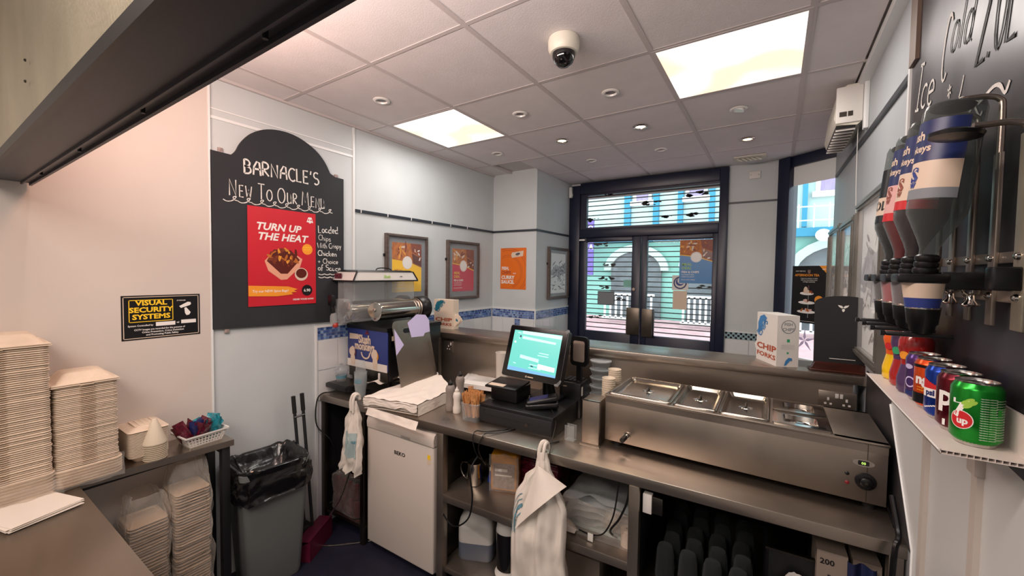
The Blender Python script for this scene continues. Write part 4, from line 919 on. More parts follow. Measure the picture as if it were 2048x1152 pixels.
b=MB('wrap'); bagaround(b,-2.385,.76,.092,.080,.06,.80,4); b.done('clear_bag',label='crinkled clear bag round the taller tray stack under the bench',cat='plastic bag')
# ---- waste bin
t=thing('waste_bin','grey square waste bin lined with a black bin bag beside the bench','bin',(-2.350,1.120,0),R(-6))
b=MB('bin_grey')
def ring(w,l,z,r=.03,n=4): return [(x-w/2,y-l/2,z) for x,y in rrect(w,l,r,n)]
rs=[ring(.21,.26,0),ring(.22,.27,.02),ring(.285,.335,.635),ring(.30,.35,.64),ring(.30,.35,.67),ring(.28,.33,.67),ring(.27,.32,.635),ring(.20,.24,.03)]; n=len(rs[0])
b._add(sum(rs,[]),[(j*n+i,j*n+(i+1)%n,(j+1)*n+(i+1)%n,(j+1)*n+i) for j in range(7) for i in range(n)]+[tuple(reversed(range(n))),tuple(7*n+i for i in range(n))]); b.done('bin_body',t)
b=MB('bin_bag')
def bagfn(u,v):
    a=u*2*math.pi; sq=lambda c:abs(c)**.4*(1 if c>0 else -1)
    # v: 0 hanging hem outside -> rim -> inside down
    if v<.45: k=v/.45; off=.012+.014*(1-k); z=.52+k*.16+ .04*noise.noise(Vector((math.cos(a)*2,math.sin(a)*2,1)))*(1-k)
    else: k=(v-.45)/.55; off=.012-k*.13; z=.68+.022*math.sin(min(1,k*3)*math.pi)-k*.16
    hw,hl=.145+off,.170+off
    d=noise.fractal(Vector((math.cos(a)*4,math.sin(a)*4,v*7)),1,2,3)*.017*(1-.2*k)
    return Vector((sq(math.cos(a))*hw+math.cos(a)*d,sq(math.sin(a))*hl+math.sin(a)*d,z+d*.7))
b.grid(bagfn,64,34,closeu=True)
bm_c=[bagfn(i/64,1) for i in range(64)]; b.poly(bm_c)
b.done('bin_liner',t,label='crumpled glossy black bin liner folded over the rim')
# ---- long handled dustpan and brush
t=thing('lobby_dustpan','dark red lobby dustpan and brush with two long grey poles against the wall','dustpan',(-2.44,1.42,0))
a0=P(603,800,x=-2.42)-Vector((-2.44,1.42,0)); a1=Vector((-.005,.01,.10))
def pole(b,p,q): b.tube([p,q],.0095,8); d=(Vector(p)-Vector(q)).normalized(); b.m('rubber').tube([Vector(p)-d*.10,Vector(p)+d*.004],.0125,8); b.m('pole_grey')
b=MB('pole_grey'); pole(b,(.03,-.07,.965),(.055,-.02,.10)); b.done('pan_pole',t)
b=MB('pole_grey'); pole(b,(.015,-.115,.955),(.03,-.06,.15)); b.done('brush_pole',t)
b=MB('black').tube([(.022,-.112,.83),(.045,-.06,.84)],.006,6); b.done('pole_clip',t)
b=MB('dustpan')
pts=[(-.13,-.14),(.13,-.14),(.11,.10),(-.11,.10)]
b.T=Matrix.Translation((.06,-.05,0))@Matrix.Rotation(R(-60),4,'Z')
b.box(-.13,-.16,0,.13,.08,.004); 
b._add([(-.13,-.16,0),(-.127,-.16,0),(-.127,.08,0),(-.13,.08,0),(-.13,-.16,.015),(-.127,-.16,.015),(-.127,.08,.12),(-.13,.08,.12)],[(0,1,5,4),(1,2,6,5),(2,3,7,6),(3,0,4,7),(4,5,6,7)])
b._add([(.127,-.16,0),(.13,-.16,0),(.13,.08,0),(.127,.08,0),(.127,-.16,.015),(.13,-.16,.015),(.13,.08,.12),(.127,.08,.12)],[(0,1,5,4),(1,2,6,5),(2,3,7,6),(3,0,4,7),(4,5,6,7)])
b.box(-.13,.078,0,.13,.083,.13); b.box(-.13,-.0,.12,.13,.083,.125); b.done('pan',t)
b=MB('black_matt'); b.rbox(-.02,-.12,.09,.06,-.02,.14,.01); b.rbox(-.015,-.115,.02,.055,-.025,.10,.004); b.done('brush_head',t)
# ================================================================== STEEL COUNTER
CA=math.atan(.052); c0=Vector((LW,1.535,0))
t=thing('steel_counter','long stainless serving counter with open shelves and raised splashback','counter',(LW,1.535,0),CA); CT=t
CL=2.905; CD=.80; WT=.90
def cl(p): return CT.matrix_basis.inverted()@Vector(p)
MB('steel_top').rbox(0.002,0,WT-.045,CL,CD,WT,.003).done('worktop',t)
sx0=.27 # splash starts
MB('steel').box(sx0,.775,WT,CL-.005,.795,1.222).done('splashback',t)
def leg(x,y,m='steel',w=.018,z1=WT-.045): 
    return MB(m).rbox(x-w,y-w,0.0,x+w,y+w,z1,.002).done('leg',CT)
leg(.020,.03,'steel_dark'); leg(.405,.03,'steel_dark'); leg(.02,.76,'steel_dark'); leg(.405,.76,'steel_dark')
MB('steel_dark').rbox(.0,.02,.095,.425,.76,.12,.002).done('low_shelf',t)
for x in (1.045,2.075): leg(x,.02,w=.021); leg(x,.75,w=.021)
leg(2.88,.02); leg(2.88,.75)
MB('steel').rbox(1.03,.0,.485,2.09,.76,.525,.003).done('mid_shelf',t)
MB('steel').rbox(1.03,.02,.08,2.09,.76,.11,.003).done('bottom_shelf',t)
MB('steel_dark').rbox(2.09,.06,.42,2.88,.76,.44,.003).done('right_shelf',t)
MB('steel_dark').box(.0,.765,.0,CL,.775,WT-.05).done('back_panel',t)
MB('black_metal').box(2.085,.02,0,2.095,.76,WT-.05).done('side_panel',t); MB('steel_dark').box(1.02,.02,0,1.028,.76,WT-.05).done('side_panel',t)
# raised serving shelf
t=thing('serving_shelf','raised stainless customer shelf with a folded front lip over the splashback','shelf',(-2.272,2.268,1.265),math.atan(.064)); SH=t
MB('steel_top').rbox(0,0,-.042,2.655,.31,0,.003).done('shelf_top',t)
MB('steel').box(0.02,.28,-1.265,2.64,.30,-.042).done('front_panel',t,label='customer side steel panel')
# power sockets
def socket(name,lab,px,w,hh):
    p=P(*px,y=2.275 if px[0]<1200 else 2.44)
    return p
q=CT.matrix_basis@Vector((.49,.774,1.19)); 
def sock(name,lab,s,z,w,double):
    q=CT.matrix_basis@Vector((s,.7745,z)); t=thing(name,lab,'socket',q,CA)
    b=MB('steel').rbox(-w/2,-.009,-.043,w/2,0,.043,.004); b.done('face_plate',t)
    b=MB('white')
    for dx in ((0,) if not double else (-.034,.036)):
        b.box(dx-.004,-.011,-.002,dx+.004,-.009,.012); b.box(dx-.015,-.011,-.022,dx-.006,-.009,-.014); b.box(dx+.006,-.011,-.022,dx+.015,-.009,-.014)
    b.rbox(.018 if not double else -.008,-.014,.012,.030 if not double else .006,-.009,.034,.002)
    if double: b.rbox(.010,-.014,.012,.022,-.009,.034,.002)
    b.done('insert',t,kind='stuff')
pL=P(893,694,y=2.30); pR=P(1675,803,y=2.435)
sock('single_socket','brushed steel single power socket on the splashback right of the tilted board',cl(pL).x,pL.z,.086,False)
sock('double_socket','brushed steel double power socket on the splashback behind the food warmer',cl(pR).x,pR.z,.146,True)
# ---- fridge
t=thing('fridge','white under counter fridge with a rounded top edge','fridge',(-2.087,1.578,0),math.atan(.015)); W_=.555
MB('fridge_white').rbox(.004,.045,.02,W_,.60,.835,.006).done('cabinet',t)
b=MB('fridge_white').rbox(0,-.0,.045,W_,.045,.765,.010,3); b.done('door',t)
b=MB('fridge_white')
pr=[(-.0,.765),(-.002,.80),(.006,.826),(.028,.84),(.10,.846),(.10,.765)]
k=len(pr); b._add([(0,y,z) for y,z in pr]+[(W_+.002,y,z) for y,z in pr],[tuple(reversed(range(k))),tuple(range(k,2*k))]+[(i,i+k,(i+1)%k+k,(i+1)%k) for i in range(k)]); b.done('top_fascia',t,smooth=50)
MB('fridge_seal').box(.004,.0005,.758,W_-.003,.05,.766).done('door_gap',t)
MB('fridge_seal').rbox(.30,-.003,.763,.375,.002,.778,.002).done('handle_recess',t)
b=MB('black').text('BEKO',(.245,-.0005,.655),X_,Z_,.022,bold=.03,sx=1.2); b.done('badge',t,smooth=0)
b=MB('label_cream').box(W_-.045,-.001,.66,W_-.02,0,.72); b.m('yellow').box(W_-.043,-.0015,.69,W_-.022,-.001,.715); b.done('sticker',t,smooth=0)
for x in (.05,W_-.05): MB('black').cyl((x,.06,0),(x,.06,.022),.015,n=12).done('foot',t)
# ---- slush machine
MX0,MX1,MY=-2.50,-2.085,1.73
t=thing('slush_machine','black and blue slush drinks machine with a steel drum and clear tank','drinks machine',((MX0+MX1)/2,MY,WT)); hw=(MX1-MX0)/2; Zb=.095
MB('black').rbox(-hw,.012,Zb,hw,.50,.435,.008).done('body',t)
MB('slush_blue').rbox(-hw-.002,.0,.165,hw,.014,.45,.008,3).done('front_panel',t,label='royal blue printed front panel')
b=MB('offwhite').box(-hw,-.0015,.165,hw,.0,.215); b.done('panel_base_band',t,smooth=0)
b=MB('label_cream'); po=PO(b,(-hw,-.002,.165),X_,Z_,2*hw,.285)
po.text('label_cream','Slush',.30,.60,.20,.045,sx=.80).text('label_cream','monkeys',.20,.44,.19,.045,sx=.78).poly('label_cream',[(.06,.66),(.30,.68),(.30,.80),(.06,.80)]).poly('sachet_red',[(.46,.82),(.52,.93),(.58,.82)])
for i in range(14): a0=R(180+i*13); a1=R(193+i*13); po.k=0; po.poly('label_cream',[(.48+.09*math.cos(a0),.38+.09*math.sin(a0)*1.3),(.48+.12*math.cos(a0),.38+.12*math.sin(a0)*1.3),(.48+.12*math.cos(a1),.38+.12*math.sin(a1)*1.3),(.48+.09*math.cos(a1),.38+.09*math.sin(a1)*1.3)])
b.done('lettering',t,smooth=0)
for cx,cc in ((.15,'sachet_red'),(.72,'tea_yellow')):
    b=MB('label_cream')
    po=PO(b,(-hw,-.0028,.165),X_,Z_,2*hw,.285)
    po.ell(cc,cx,.34,.085).ell('label_cream',cx-.02,.36,.075).ell('label_cream',cx,.42,.05).ell('label_cream',cx,.19,.06,.085).poly('label_cream',[(cx-.05,.03),(cx-.01,.03),(cx,.16),(cx+.01,.03),(cx+.05,.03),(cx+.05,.2),(cx-.05,.2)]); b.done('cup_print',t,smooth=0)
MB('black').box(-hw-.004,-.004,.43,hw+.004,.50,.455).done('top_deck',t)
b=MB('steel_dark').rbox(-hw+.01,.004,.095,hw-.004,.012,.162,.003); b.done('lower_front',t)
b=MB('white').rbox(.125,-.008,.11,.140,.002,.155,.003); b.done('drain_tap',t)
b=MB('black_gloss').box(hw,.03,.33,hw+.003,.10,.43); b.m('label_cream').box(hw+.003,.035,.37,hw+.004,.06,.40); b.m('steel_dark').box(hw+.003,.07,.34,hw+.006,.095,.365).box(hw+.003,.07,.385,hw+.006,.095,.41); b.done('switch_panel',t,smooth=0)
b=MB('steel_bright').box(hw,.045,.115,hw+.002,.12,.13); b.done('rating_plate',t)
for x in (-hw+.03,hw-.03):
    for y in (.04,.46): MB('black').cyl((x,y,0),(x,y,Zb),.018,n=12).done('foot',t)
b=MB('black').rbox(-hw+.0,-.17,.045,-hw+.22,.0,.075,.006); b.m('steel_dark').box(-hw+.01,-.16,.075,-hw+.21,-.01,.078); b.done('drip_tray',t)
# bowls/drums: one behind at left, one with bare steel drum at right
def drum(b,x,y0,y1,z,r): r*=.88; b.lathe((x,y0,z),[(r*.2,-.004),(r,.0),(r,y1-y0-.07)],32,(0,1,0))
b=MB('steel_bright'); drum(b,.10,-.01,.47,.560,.072); b.done('freezing_drum',t,label='bare polished steel drum')
b=MB('steel_bright'); b.lathe((-.075,-.100,.56),[(.01,-.012),(.055,-.006),(.062,.0),(.062,.06)],28,(0,1,0)); drum(b,-.075,-.04,.47,.560,.072); b.done('freezing_drum',t)
b=MB('black').lathe((.10,.36,.560),[(.072,0),(.085,.02),(.085,.07),(.06,.09)],28,(0,1,0)); b.done('drum_collar',t); b=MB('black').lathe((-.105,.36,.560),[(.072,0),(.085,.02),(.085,.07),(.06,.09)],28,(0,1,0)); b.done('drum_collar',t)
for y,r in ((.30,.067),(.325,.070),(.345,.073)): MB('steel').lathe((.10,y,.560),[(r-.006,-.004),(r,0),(r-.006,.004)],28,(0,1,0),cap=False).done('collar_ring',t)
b=MB('steel_bright').lathe((.160,-.055,.575),[(.0,.002),(.046,.0),(.050,.003),(.048,.006),(.01,.009),(0,.009)],28,(.45,-1,.05)); b.done('front_disc',t,label='round polished front disc')
b=MB('steel_bright').lathe((.164,-.064,.575),[(.010,0),(.010,.006),(0,.010)],12,(.25,-1,.05)); b.done('disc_hub',t)
def tank(b,x0,x1,y0,y1,z0,z1):
    r0=[(x-(x1-x0)/2+(x0+x1)/2,y+y0,z0) for x,y in rrect(x1-x0,y1-y0,.03,4)]; r1=[(x-(x1-x0)/2+(x0+x1)/2,y+y0-.0,z1) for x,y in rrect(x1-x0,y1-y0,.03,4)]; n=len(r0)
    b._add(r0+r1,[(i,(i+1)%n,(i+1)%n+n,i+n) for i in range(n)])
b=MB('clear_plastic'); tank(b,-.205,.0,-.09,.44,.49,.755); b.lathe((-.090,-.09,.56),[(.082,.0),(.084,.05),(.06,.065)],28,(0,-1,0)); b.done('bowl',t,label='clear plastic slush bowl')
b=MB('black').rbox(-.225,-.11,.752,.012,.46,.763,.006); b.done('lid_rim',t)
b=MB('white')
def fr_(b,x0,x1,y0,y1,z0,X0,X1,Y0,Y1,z1): b._add([(x0,y0,z0),(x1,y0,z0),(x1,y1,z0),(x0,y1,z0),(X0,Y0,z1),(X1,Y0,z1),(X1,Y1,z1),(X0,Y1,z1)],[(3,2,1,0),(4,5,6,7),(0,1,5,4),(1,2,6,5),(2,3,7,6),(3,0,4,7)])
fr_(b,-.218,.004,-.102,.455,.763,-.208,-.004,-.070,.415,.822); b.done('lid',t,label='white lid with black trim',smooth=0)
b=MB('black'); fr_(b,-.212,.0,-.078,.424,.820,-.200,-.012,-.055,.395,.832)
for p,q in (((-.218,-.102,.763),(-.208,-.070,.822)),((.004,-.102,.763),(-.004,-.070,.822)),((.004,.455,.763),(-.004,.415,.822))): b.tube([p,q],.006,6)
b.done('lid_top',t)
b=MB('sachet_red').box(-.205,-.100,.772,-.13,-.097,.808); b.m('lime'); b.text('Slush',(.0055,.14,.779),Y_,Z_,.02,bold=.03); b.m('steel_dark').text('SPM',(.0055,.28,.783),Y_,Z_,.010,bold=.02); b.done('lid_label',t,smooth=0)
b=MB('black').tube(smoothpath([(-.10,.15,.815),(-.10,.17,.845),(-.10,.27,.845),(-.10,.31,.815)],4),.004,6); b.done('lid_handle',t)
b=MB('black').rbox(-.135,-.200,.595,-.085,-.165,.67,.01); b.tube([(-.11,-.18,.60),(-.11,-.17,.53)],.012,10); b.done('tap_lever',t)
b=MB('frost_plastic').lathe((-.11,-.17,.47),[(.018,0),(.022,.02),(.022,.06),(.012,.08)],18); b.done('tap_body',t)
b=MB('tap_red').lathe((-.10,-.165,.455),[(.014,0),(.018,.006),(.018,.022),(.012,.03)],16); b.done('tap_nozzle',t,label='rust red tap nozzle')
b=MB('print_white').flat([(0,0),(.02,0),(.01,.02)],(-.206,-.02,.69),Vector((0,1,0)),Z_); b.done('warning_sticker',t,smooth=0)
# domed cup and cup stack in front of the machine
def cuplathe(r0,r1,h,rim=.002): return [(r0*.96,.0),(r0,.002),(r1,h),(r1+rim,h+.001),(r1+rim,h+.004),(r1-.001,h+.003)]
p=P(686,740,z=WT+.078); p=Vector((-2.44,1.64,0)); t=thing('domed_cup','clear cup with domed lid on the slush machine drip tray','cup',(p.x,p.y,WT+.080))
MB('clear_plastic').lathe((0,0,0),cuplathe(.028,.040,.062),24,cap=False).done('cup',t)
MB('tint_lid').lathe((0,0,.066),[(.044,0),(.042,.012),(.030,.035),(.012,.046)],24,cap=False).done('dome_lid',t)
b=MB('carrier_blue').lathe((0,0,.02),[(.033,0),(.037,.02)],24,cap=False); b.done('cup_print',t)
cx,cy=-2.235,1.640
t=thing('plastic_cup','clear plastic tumbler nested in the stack in front of the slush machine','cup',(cx,cy,WT),0,'clear tumblers stacked by the slush machine')
MB('clear_plastic').lathe((0,0,0),[(.028,0),(.0385,.085),(.041,.086),(.041,.089)],22,cap=False).done('cup',t)
for k in range(1,9): dup(t,(cx,cy,WT+k*.0105))
t=thing('plastic_cup','printed clear tumbler with blue lettering topping the tumbler stack','cup',(cx,cy,WT+.093))
MB('clear_plastic').lathe((0,0,0),[(.026,.15),(.0385,.0),(.041,.003),(.041,-.001)],22,cap=False).done('cup',t)
MB('carrier_blue').lathe((0,0,.010),[(.0385,0),(.0365,.03)],22,cap=False,a0=190,a1=330).done('cup_print',t)
# ---- tilted steel board with grip hole
BLp,BRp=Vector((-1.955,1.74,WT)),Vector((-1.985,2.255,WT))
A=P(803,757,x=-1.975)
t=thing('steel_board','tall brushed steel board with a black grip slot leaning beside the slush machine','board',(-1.97,1.99,WT))
# outline in board plane: along Y, up tilted to -x
yb0=P(806,765,x=-1.98).y; yb1=P(874,745,x=-1.98).y; yt0=P(782,650,x=-2.06).y; yt1=P(853,640,x=-2.06).y; zt=(P(782,642,x=-2.06).z+P(853,636,x=-2.06).z)/2
tilt=Vector((-.085,0,zt-WT)); Lh=tilt.length; up=tilt.normalized()
w0=(yb0-1.99,yb1-1.99); w1=(yt0-1.99,yt1-1.99)
out=[(w0[0]-.012,0),(w0[1]+.012,0),(w1[1],Lh-.03)]+[(w1[1]-.03+.03*math.cos(R(a)),Lh-.03+.03*math.sin(R(a))) for a in (30,60,90)]+[(w1[0]+.03+.03*math.cos(R(a)),Lh-.03+.03*math.sin(R(a))) for a in (90,120,150,180)]
MB('steel').prism(out,(0,0,0),Y_,up,.004).done('plate',t,smooth=0)
mid=(w1[0]+w1[1])/2; b=MB('black').prism(rrect(.15,.03,.014,4,mid-.075,Lh-.085),up.cross(Y_)*0+Y_.cross(up)*.0035,Y_,up,.0012); b.done('grip_slot',t,label='black rounded grip slot')
b=MB('steel_dark').box(-.003,w0[1]+.006,0,.012,w0[1]+.02,.36); b.done('edge_rail',t)
# lilac paper taped to top corners
b=MB('lilac').prism([(w1[1]-.17,Lh-.12),(w1[1]-.06,Lh-.125),(w1[1]-.045,Lh-.105),(w1[1]+.005,Lh-.10),(w1[1]+.01,Lh-.02),(w1[1]-.02,Lh+.02),(w1[1]-.10,Lh+.03),(w1[1]-.19,Lh-.02)],Y_.cross(up)*.006,Y_,up,.001)
b.done('paper_scrap',t,label='pale lilac paper scrap over the corner',smooth=0)
b=MB('lilac').prism([(w1[0]+.004,Lh-.22),(w1[0]+.075,Lh-.16),(w1[0]+.01,Lh-.05)],Y_.cross(up)*.0045,Y_,up,.001); b.done('paper_scrap',t,smooth=0)
# ================================================================== ON THE WORKTOP
def onw(u,v,dz=0): q=P(u,v,z=WT+dz); return q
# greaseproof paper stack
t=thing('paper_stack','thick stack of crumpled cream greaseproof paper overhanging the worktop above the fridge','paper stack',(-1.85,1.75,WT))
inv=Vector((-1.85,1.75,WT))
C4=[P(727,793,z=.965),P(834,811,z=.965),P(906,779,z=.965),P(874,745,z=1.0),]
def quad(u,v,cs): return (cs[0]*(1-u)+cs[1]*u)*(1-v)+(cs[3]*(1-u)+cs[2]*u)*v
def sheetfn(k,N):
    f=k/(N-1); zoff=-(1-f)
    def fn(u,v):
        p=quad(u,v,C4); base=WT+.003+(p.z-WT)*f
        d=noise.fractal(Vector((u*5,v*5,k*.13)),1,2,3)*.006
        q=Vector((p.x,p.y,base+d*f))
        sh=random_off[k]; q.x+=sh[0]; q.y+=sh[1]
        if q.y<1.56: q.z-=(1.56-q.y)*(.18+.35*(1-f))
        return q-inv
    return fn
random.seed(21); N=14; random_off=[(random.uniform(-.006,.006),random.uniform(-.008,.008)) for _ in range(N)]
b=MB('paper')
for k in range(N-1):
    b.grid(sheetfn(k,N),10,8)
b.done('sheets',t,kind='stuff')
top=sheetfn(N-1,N)
b=MB('paper').grid(lambda u,v:top(u,v)+Vector((0,0,.003+.006*noise.noise(Vector((u*9,v*7,2))))),30,24); b.done('top_sheet',t)
# skirt of loose sheet edges at front and right
b=MB('paper')
def sk(u,v):
    p=top(u,0); return p+Vector((.004*noise.noise(Vector((u*14,v*3,1))),-.004-.006*noise.noise(Vector((u*8,v*4,0))),-v*(.040+.020*noise.noise(Vector((u*6,0,3))))))
b.grid(sk,30,8)
def sk2(u,v):
    p=top(1,u); return p+Vector((.004+.004*noise.noise(Vector((u*14,v*9,1))),0,-v*max(.02,(p.z-.002))))
b.grid(sk2,24,10); b.done('sheet_edges',t,kind='stuff')
b=MB('paper').grid(crumple(P(735,800,z=.965)-inv+Vector((0,0,-.04)),X_,Vector((.15,-.35,-.9)).normalized(),.42,.045,.012,24,6,8,12),24,6); b.done('drooping_sheet',t)
b=MB('paper').grid(lambda u,v:quad(u,v,[P(722,770,z=.985),P(812,757,z=1.01),P(868,742,z=1.015),P(795,752,z=1.02)])-inv+Vector((0,0,.022*noise.noise(Vector((u*6,v*4,5)))+.012*math.sin(u*9))),24,8); b.done('folded_sheet',t)
# squeeze bottles
def squeeze(name,lab,u,v,m,cap,h=.155,r=.029):
    p=onw(u,v); t=thing(name,lab,'bottle',(p.x,p.y+.02,WT))
    MB(m).lathe((0,0,0),[(r*.9,0),(r,.004),(r,h*.25),(r*.86,h*.35),(r*.84,h*.62),(r,h*.75),(r*.98,h*.86),(r*.8,h*.95),(r*.45,h)],24).done('bottle_body',t)
    MB(cap).lathe((0,0,h-.002),[(r*.55,0),(r*.55,.012),(r*.3,.018),(.003,.03),(0,.031)],16).done('nozzle',t)
squeeze('squeeze_bottle','grey squeeze bottle with black nozzle right of the greaseproof paper',896,822,'sq_grey','black')
squeeze('squeeze_bottle','grey squeeze bottle with black nozzle half hidden behind the front ones',916,800,'sq_grey','black')
squeeze('squeeze_bottle','short cream squeeze bottle with flat cream top against the fork tub',909,827,'offwhite','offwhite',h=.125,r=.023)
# tub of wooden forks
p=onw(937,843); t=thing('fork_tub','clear square tub on the worktop edge filled with wooden chip forks','tub',(p.x,p.y+.045,WT),CA)
def frust(b,w0,w1,l0,l1,z0,z1,r=.01):
    a=[(x-w0/2,y-l0/2,z0) for x,y in rrect(w0,l0,r,3)]; c=[(x-w1/2,y-l1/2,z1) for x,y in rrect(w1,l1,r,3)]; n=len(a)
    b._add(a+c,[(i,(i+1)%n,(i+1)%n+n,i+n) for i in range(n)]+[tuple(reversed(range(n)))])
b=MB('clear_plastic'); frust(b,.095,.110,.085,.095,0,.098); frust(b,.110,.116,.095,.101,.094,.099); b.done('tub_body',t)
random.seed(2)
fork0=None
for k in range(110):
    x,y=random.uniform(-.040,.040),random.uniform(-.034,.034); tx,ty=random.uniform(-.16,.16),random.uniform(-.16,.16); hz=random.uniform(-.004,.014)
    if fork0 is None:
        b=MB('wood_fork'); b.box(-.0035,-.0009,0,.0035,.0009,.062); b._add([(-.0035,-.0009,.06),(.0035,-.0009,.06),(.0065,-.0009,.082),(-.0065,-.0009,.082),(-.0035,.0009,.06),(.0035,.0009,.06),(.0065,.0009,.082),(-.0065,.0009,.082)],[(0,1,2,3),(7,6,5,4),(0,3,7,4),(1,5,6,2)])
        for x_ in (-.0065,-.0015,.0035): b.box(x_,-.0009,.082,x_+.003,.0009,.1)
        fork0=b.done('wooden_fork',smooth=0,label='small flat wooden chip fork packed in the clear tub',cat='fork',group='wooden chip forks in the clear tub'); f_=fork0
    else:
        f_=fork0.copy(); COL.objects.link(f_)
    w=t.matrix_basis@Vector((x,y,.022+hz)); f_.location=w; f_.rotation_euler=(tx,ty,random.uniform(0,3.14)); f_.scale=(1.35,1.35,1.25)
for k,(u,v) in enumerate(((926,790),(929,788))):
    f_=fork0.copy(); COL.objects.link(f_); f_.location=t.matrix_basis@Vector((-.035+k*.008,.01,.055)); f_.rotation_euler=(0,.08*k-.02,.3+k); f_.scale=(1.3,1.3,1.25); f_['label']='chip fork standing tallest out of the clear tub'; f_['group']='tall standing forks in the clear tub'
# bag of white forks right of tub
b=MB('clear_plastic_thin').grid(crumple(onw(975,812,.07),Vector((.9,.4,0)).normalized(),Vector((-.2,.3,.9)).normalized(),.10,.05,.02,14,10,6,20),14,10); b.m('offwhite')
b.done('fork_bag',label='small clear crumpled bag of forks behind the fork tub',cat='plastic bag')
# clear tray lid leaning behind
t=thing('tray_lid','wide white plastic tray lid lying behind the squeeze bottles','lid',(P(965,752,z=.955)))
q0=t.location.copy(); cs=[P(918,765,z=.96)-q0,P(1010,778,z=.96)-q0,P(1035,745,z=.965)-q0,P(945,737,z=.965)-q0]
b=MB('white_gloss')
def rimq(s,dz): return [quad(.5+(a-.5)*s,.5+(c-.5)*s,cs)+Vector((0,0,dz)) for a,c in ((x,y) for x,y in rrect(1,1,.12,4))]
rings=[rimq(1,-.03),rimq(1,0),rimq(.96,.004),rimq(.88,.0),rimq(.82,.006),rimq(.55,.006),rimq(.5,.002)]; n=len(rings[0])
b._add(sum(rings,[]),[(j*n+i,j*n+(i+1)%n,(j+1)*n+(i+1)%n,(j+1)*n+i) for j in range(6) for i in range(n)]+[tuple(6*n+i for i in range(n))]); b.done('lid_body',t)
b=MB('black_matt').rbox(-.12,-.09,WT-q0.z,.18,.10,-.032,.004); b.done('dark_tray_base',t)
# beige cup/tube behind the monitor
p=onw(1000,745,.1); t=thing('beaker','pale beige plastic beaker behind the left edge of the till screen','beaker',(-1.535,2.245,WT)); MB('offwhite').lathe((0,0,0),[(.036,0),(.044,.28),(.046,.285),(.042,.285),(.038,.01)],24).done('beaker_body',t)
# ---- till: cash drawer, printer, touch screen
t=thing('cash_drawer','wide black cash drawer under the till screen','cash drawer',(-1.345,1.745,WT),R(2.5))
MB('black').rbox(0,.006,.0,.445,.42,.105,.004).done('case',t); MB('black_matt').rbox(.004,-.002,.012,.441,.008,.088,.002).done('drawer_front',t)
b=MB('steel_dark').cyl((.30,-.002,.045),(.30,-.005,.045),.010); b.done('key_lock',t); b=MB('rubber').box(.03,-.003,.052,.32,-.001,.055); b.done('slot',t)
b=MB('steel_dark').cyl((.035,-.002,.078),(.035,-.0035,.078),.006,n=12); b.done('badge',t)
t=thing('till_printer','low black till printer with a white label left of the screen foot','printer',(-1.335,1.84,WT+.107),R(3))
MB('black').rbox(0,0,0,.17,.17,.075,.008).done('case',t)
b=MB('black'); b.T=Matrix.Translation((-.02,-.03,.074))@Matrix.Rotation(R(4),4,'X'); b.rbox(0,0,0,.20,.17,.012,.003); b.done('lid',t); b=MB('label_cream'); b.T=Matrix.Translation((-.005,-.022,.0885))@Matrix.Rotation(R(4),4,'X'); b.box(0,0,0,.10,.04,.0006); b.done('white_label',t)
# touch monitor
yb,yt=1.87,1.963; zb,ztp=1.150,1.425
BLc=Vector((-1.283,yb,zb)); BRc=Vector((-.918,yb+.004,zb-.008)); upv=Vector((.0,yt-yb,ztp-zb)); Hh=upv.length; upn=upv.normalized(); rtn=(BRc-BLc); Ww=rtn.length; rtn.normalize()
upn=(upn-rtn*upn.dot(rtn)).normalized()
t=thing('till_screen','black touch screen till showing a turquoise order page','monitor',(-1.10,1.99,WT+.105)); M0=t.location.copy(); o=BLc-M0; nn=rtn.cross(upn)
b=MB('black').prism(rrect(Ww,Hh,.012),o-nn*.045,rtn,upn,.045); b.done('housing',t)
b=MB('black_gloss').prism(rrect(Ww-.008,Hh-.008,.01,4,.004,.004),o,rtn,upn,.003); b.done('bezel',t)
b=MB('screen_teal'); sw,shh=Ww-.064,Hh-.062; so=o+rtn*.032+upn*.034+nn*.0032; b.flat([(0,0),(sw,0),(sw,shh),(0,shh)],so,rtn,upn)
po=PO(b,so,rtn,upn,sw,shh,.0003)
po.poly('screen_blue',[(0,0),(1,0),(1,.05),(0,.10)]).poly('screen_pale',[(.18,.92),(1,.90),(1,.98),(.5,1),(.18,1)]).poly('screen_pale',[(.2,.80),(.9,.76),(.9,.81),(.2,.87)]).poly('screen_pale',[(.22,.33),(.62,.28),(.62,.36),(.22,.41)]).poly('screen_white',[(.62,.14),(.96,.12),(.96,.22),(.62,.25)])
for x,y,w in ((.12,.80,.03),(.6,.50,.2),(.58,.44,.22),(.45,.2,.2),(.44,.12,.25),(.08,.93,.08),(.10,.18,.06)): po.poly('screen_pale',[(x,y),(x+w,y-.01),(x+w,y+.012),(x,y+.02)])
po.ell('screen_white',.06,.70,.02).poly('navy',[(.14,.83),(.17,.83),(.17,.88),(.14,.88)]).poly('navy',[(.48,.16),(.53,.155),(.53,.18),(.48,.19)])
b.done('display',t,smooth=0)
b=MB('steel').lathe(o+rtn*(Ww*.44)+upn*.014+nn*.0035,[(.006,0),(.006,.001)],14,nn); b.m('label_cream').prism([(0,0),(.035,0),(.035,.005),(0,.005)],o+rtn*(Ww*.465)+upn*.011+nn*.0030,rtn,upn,.0006); b.done('badge',t,smooth=0)
b=MB('clear_plastic').lathe(o+rtn*(Ww-.006)+upn*(Hh-.004),[(0,-.008),(.008,-.006),(.011,0),(.008,.006),(0,.008)],14,nn); b.done('corner_guard',t)
b=MB('clear_plastic').prism([(0,0),(.02,0),(.035,.03),(.028,.034),(.012,.014),(0,.01)],o+rtn*(Ww-.028)-upn*.006+nn*.002,rtn,upn,.006); b.done('corner_guard',t)
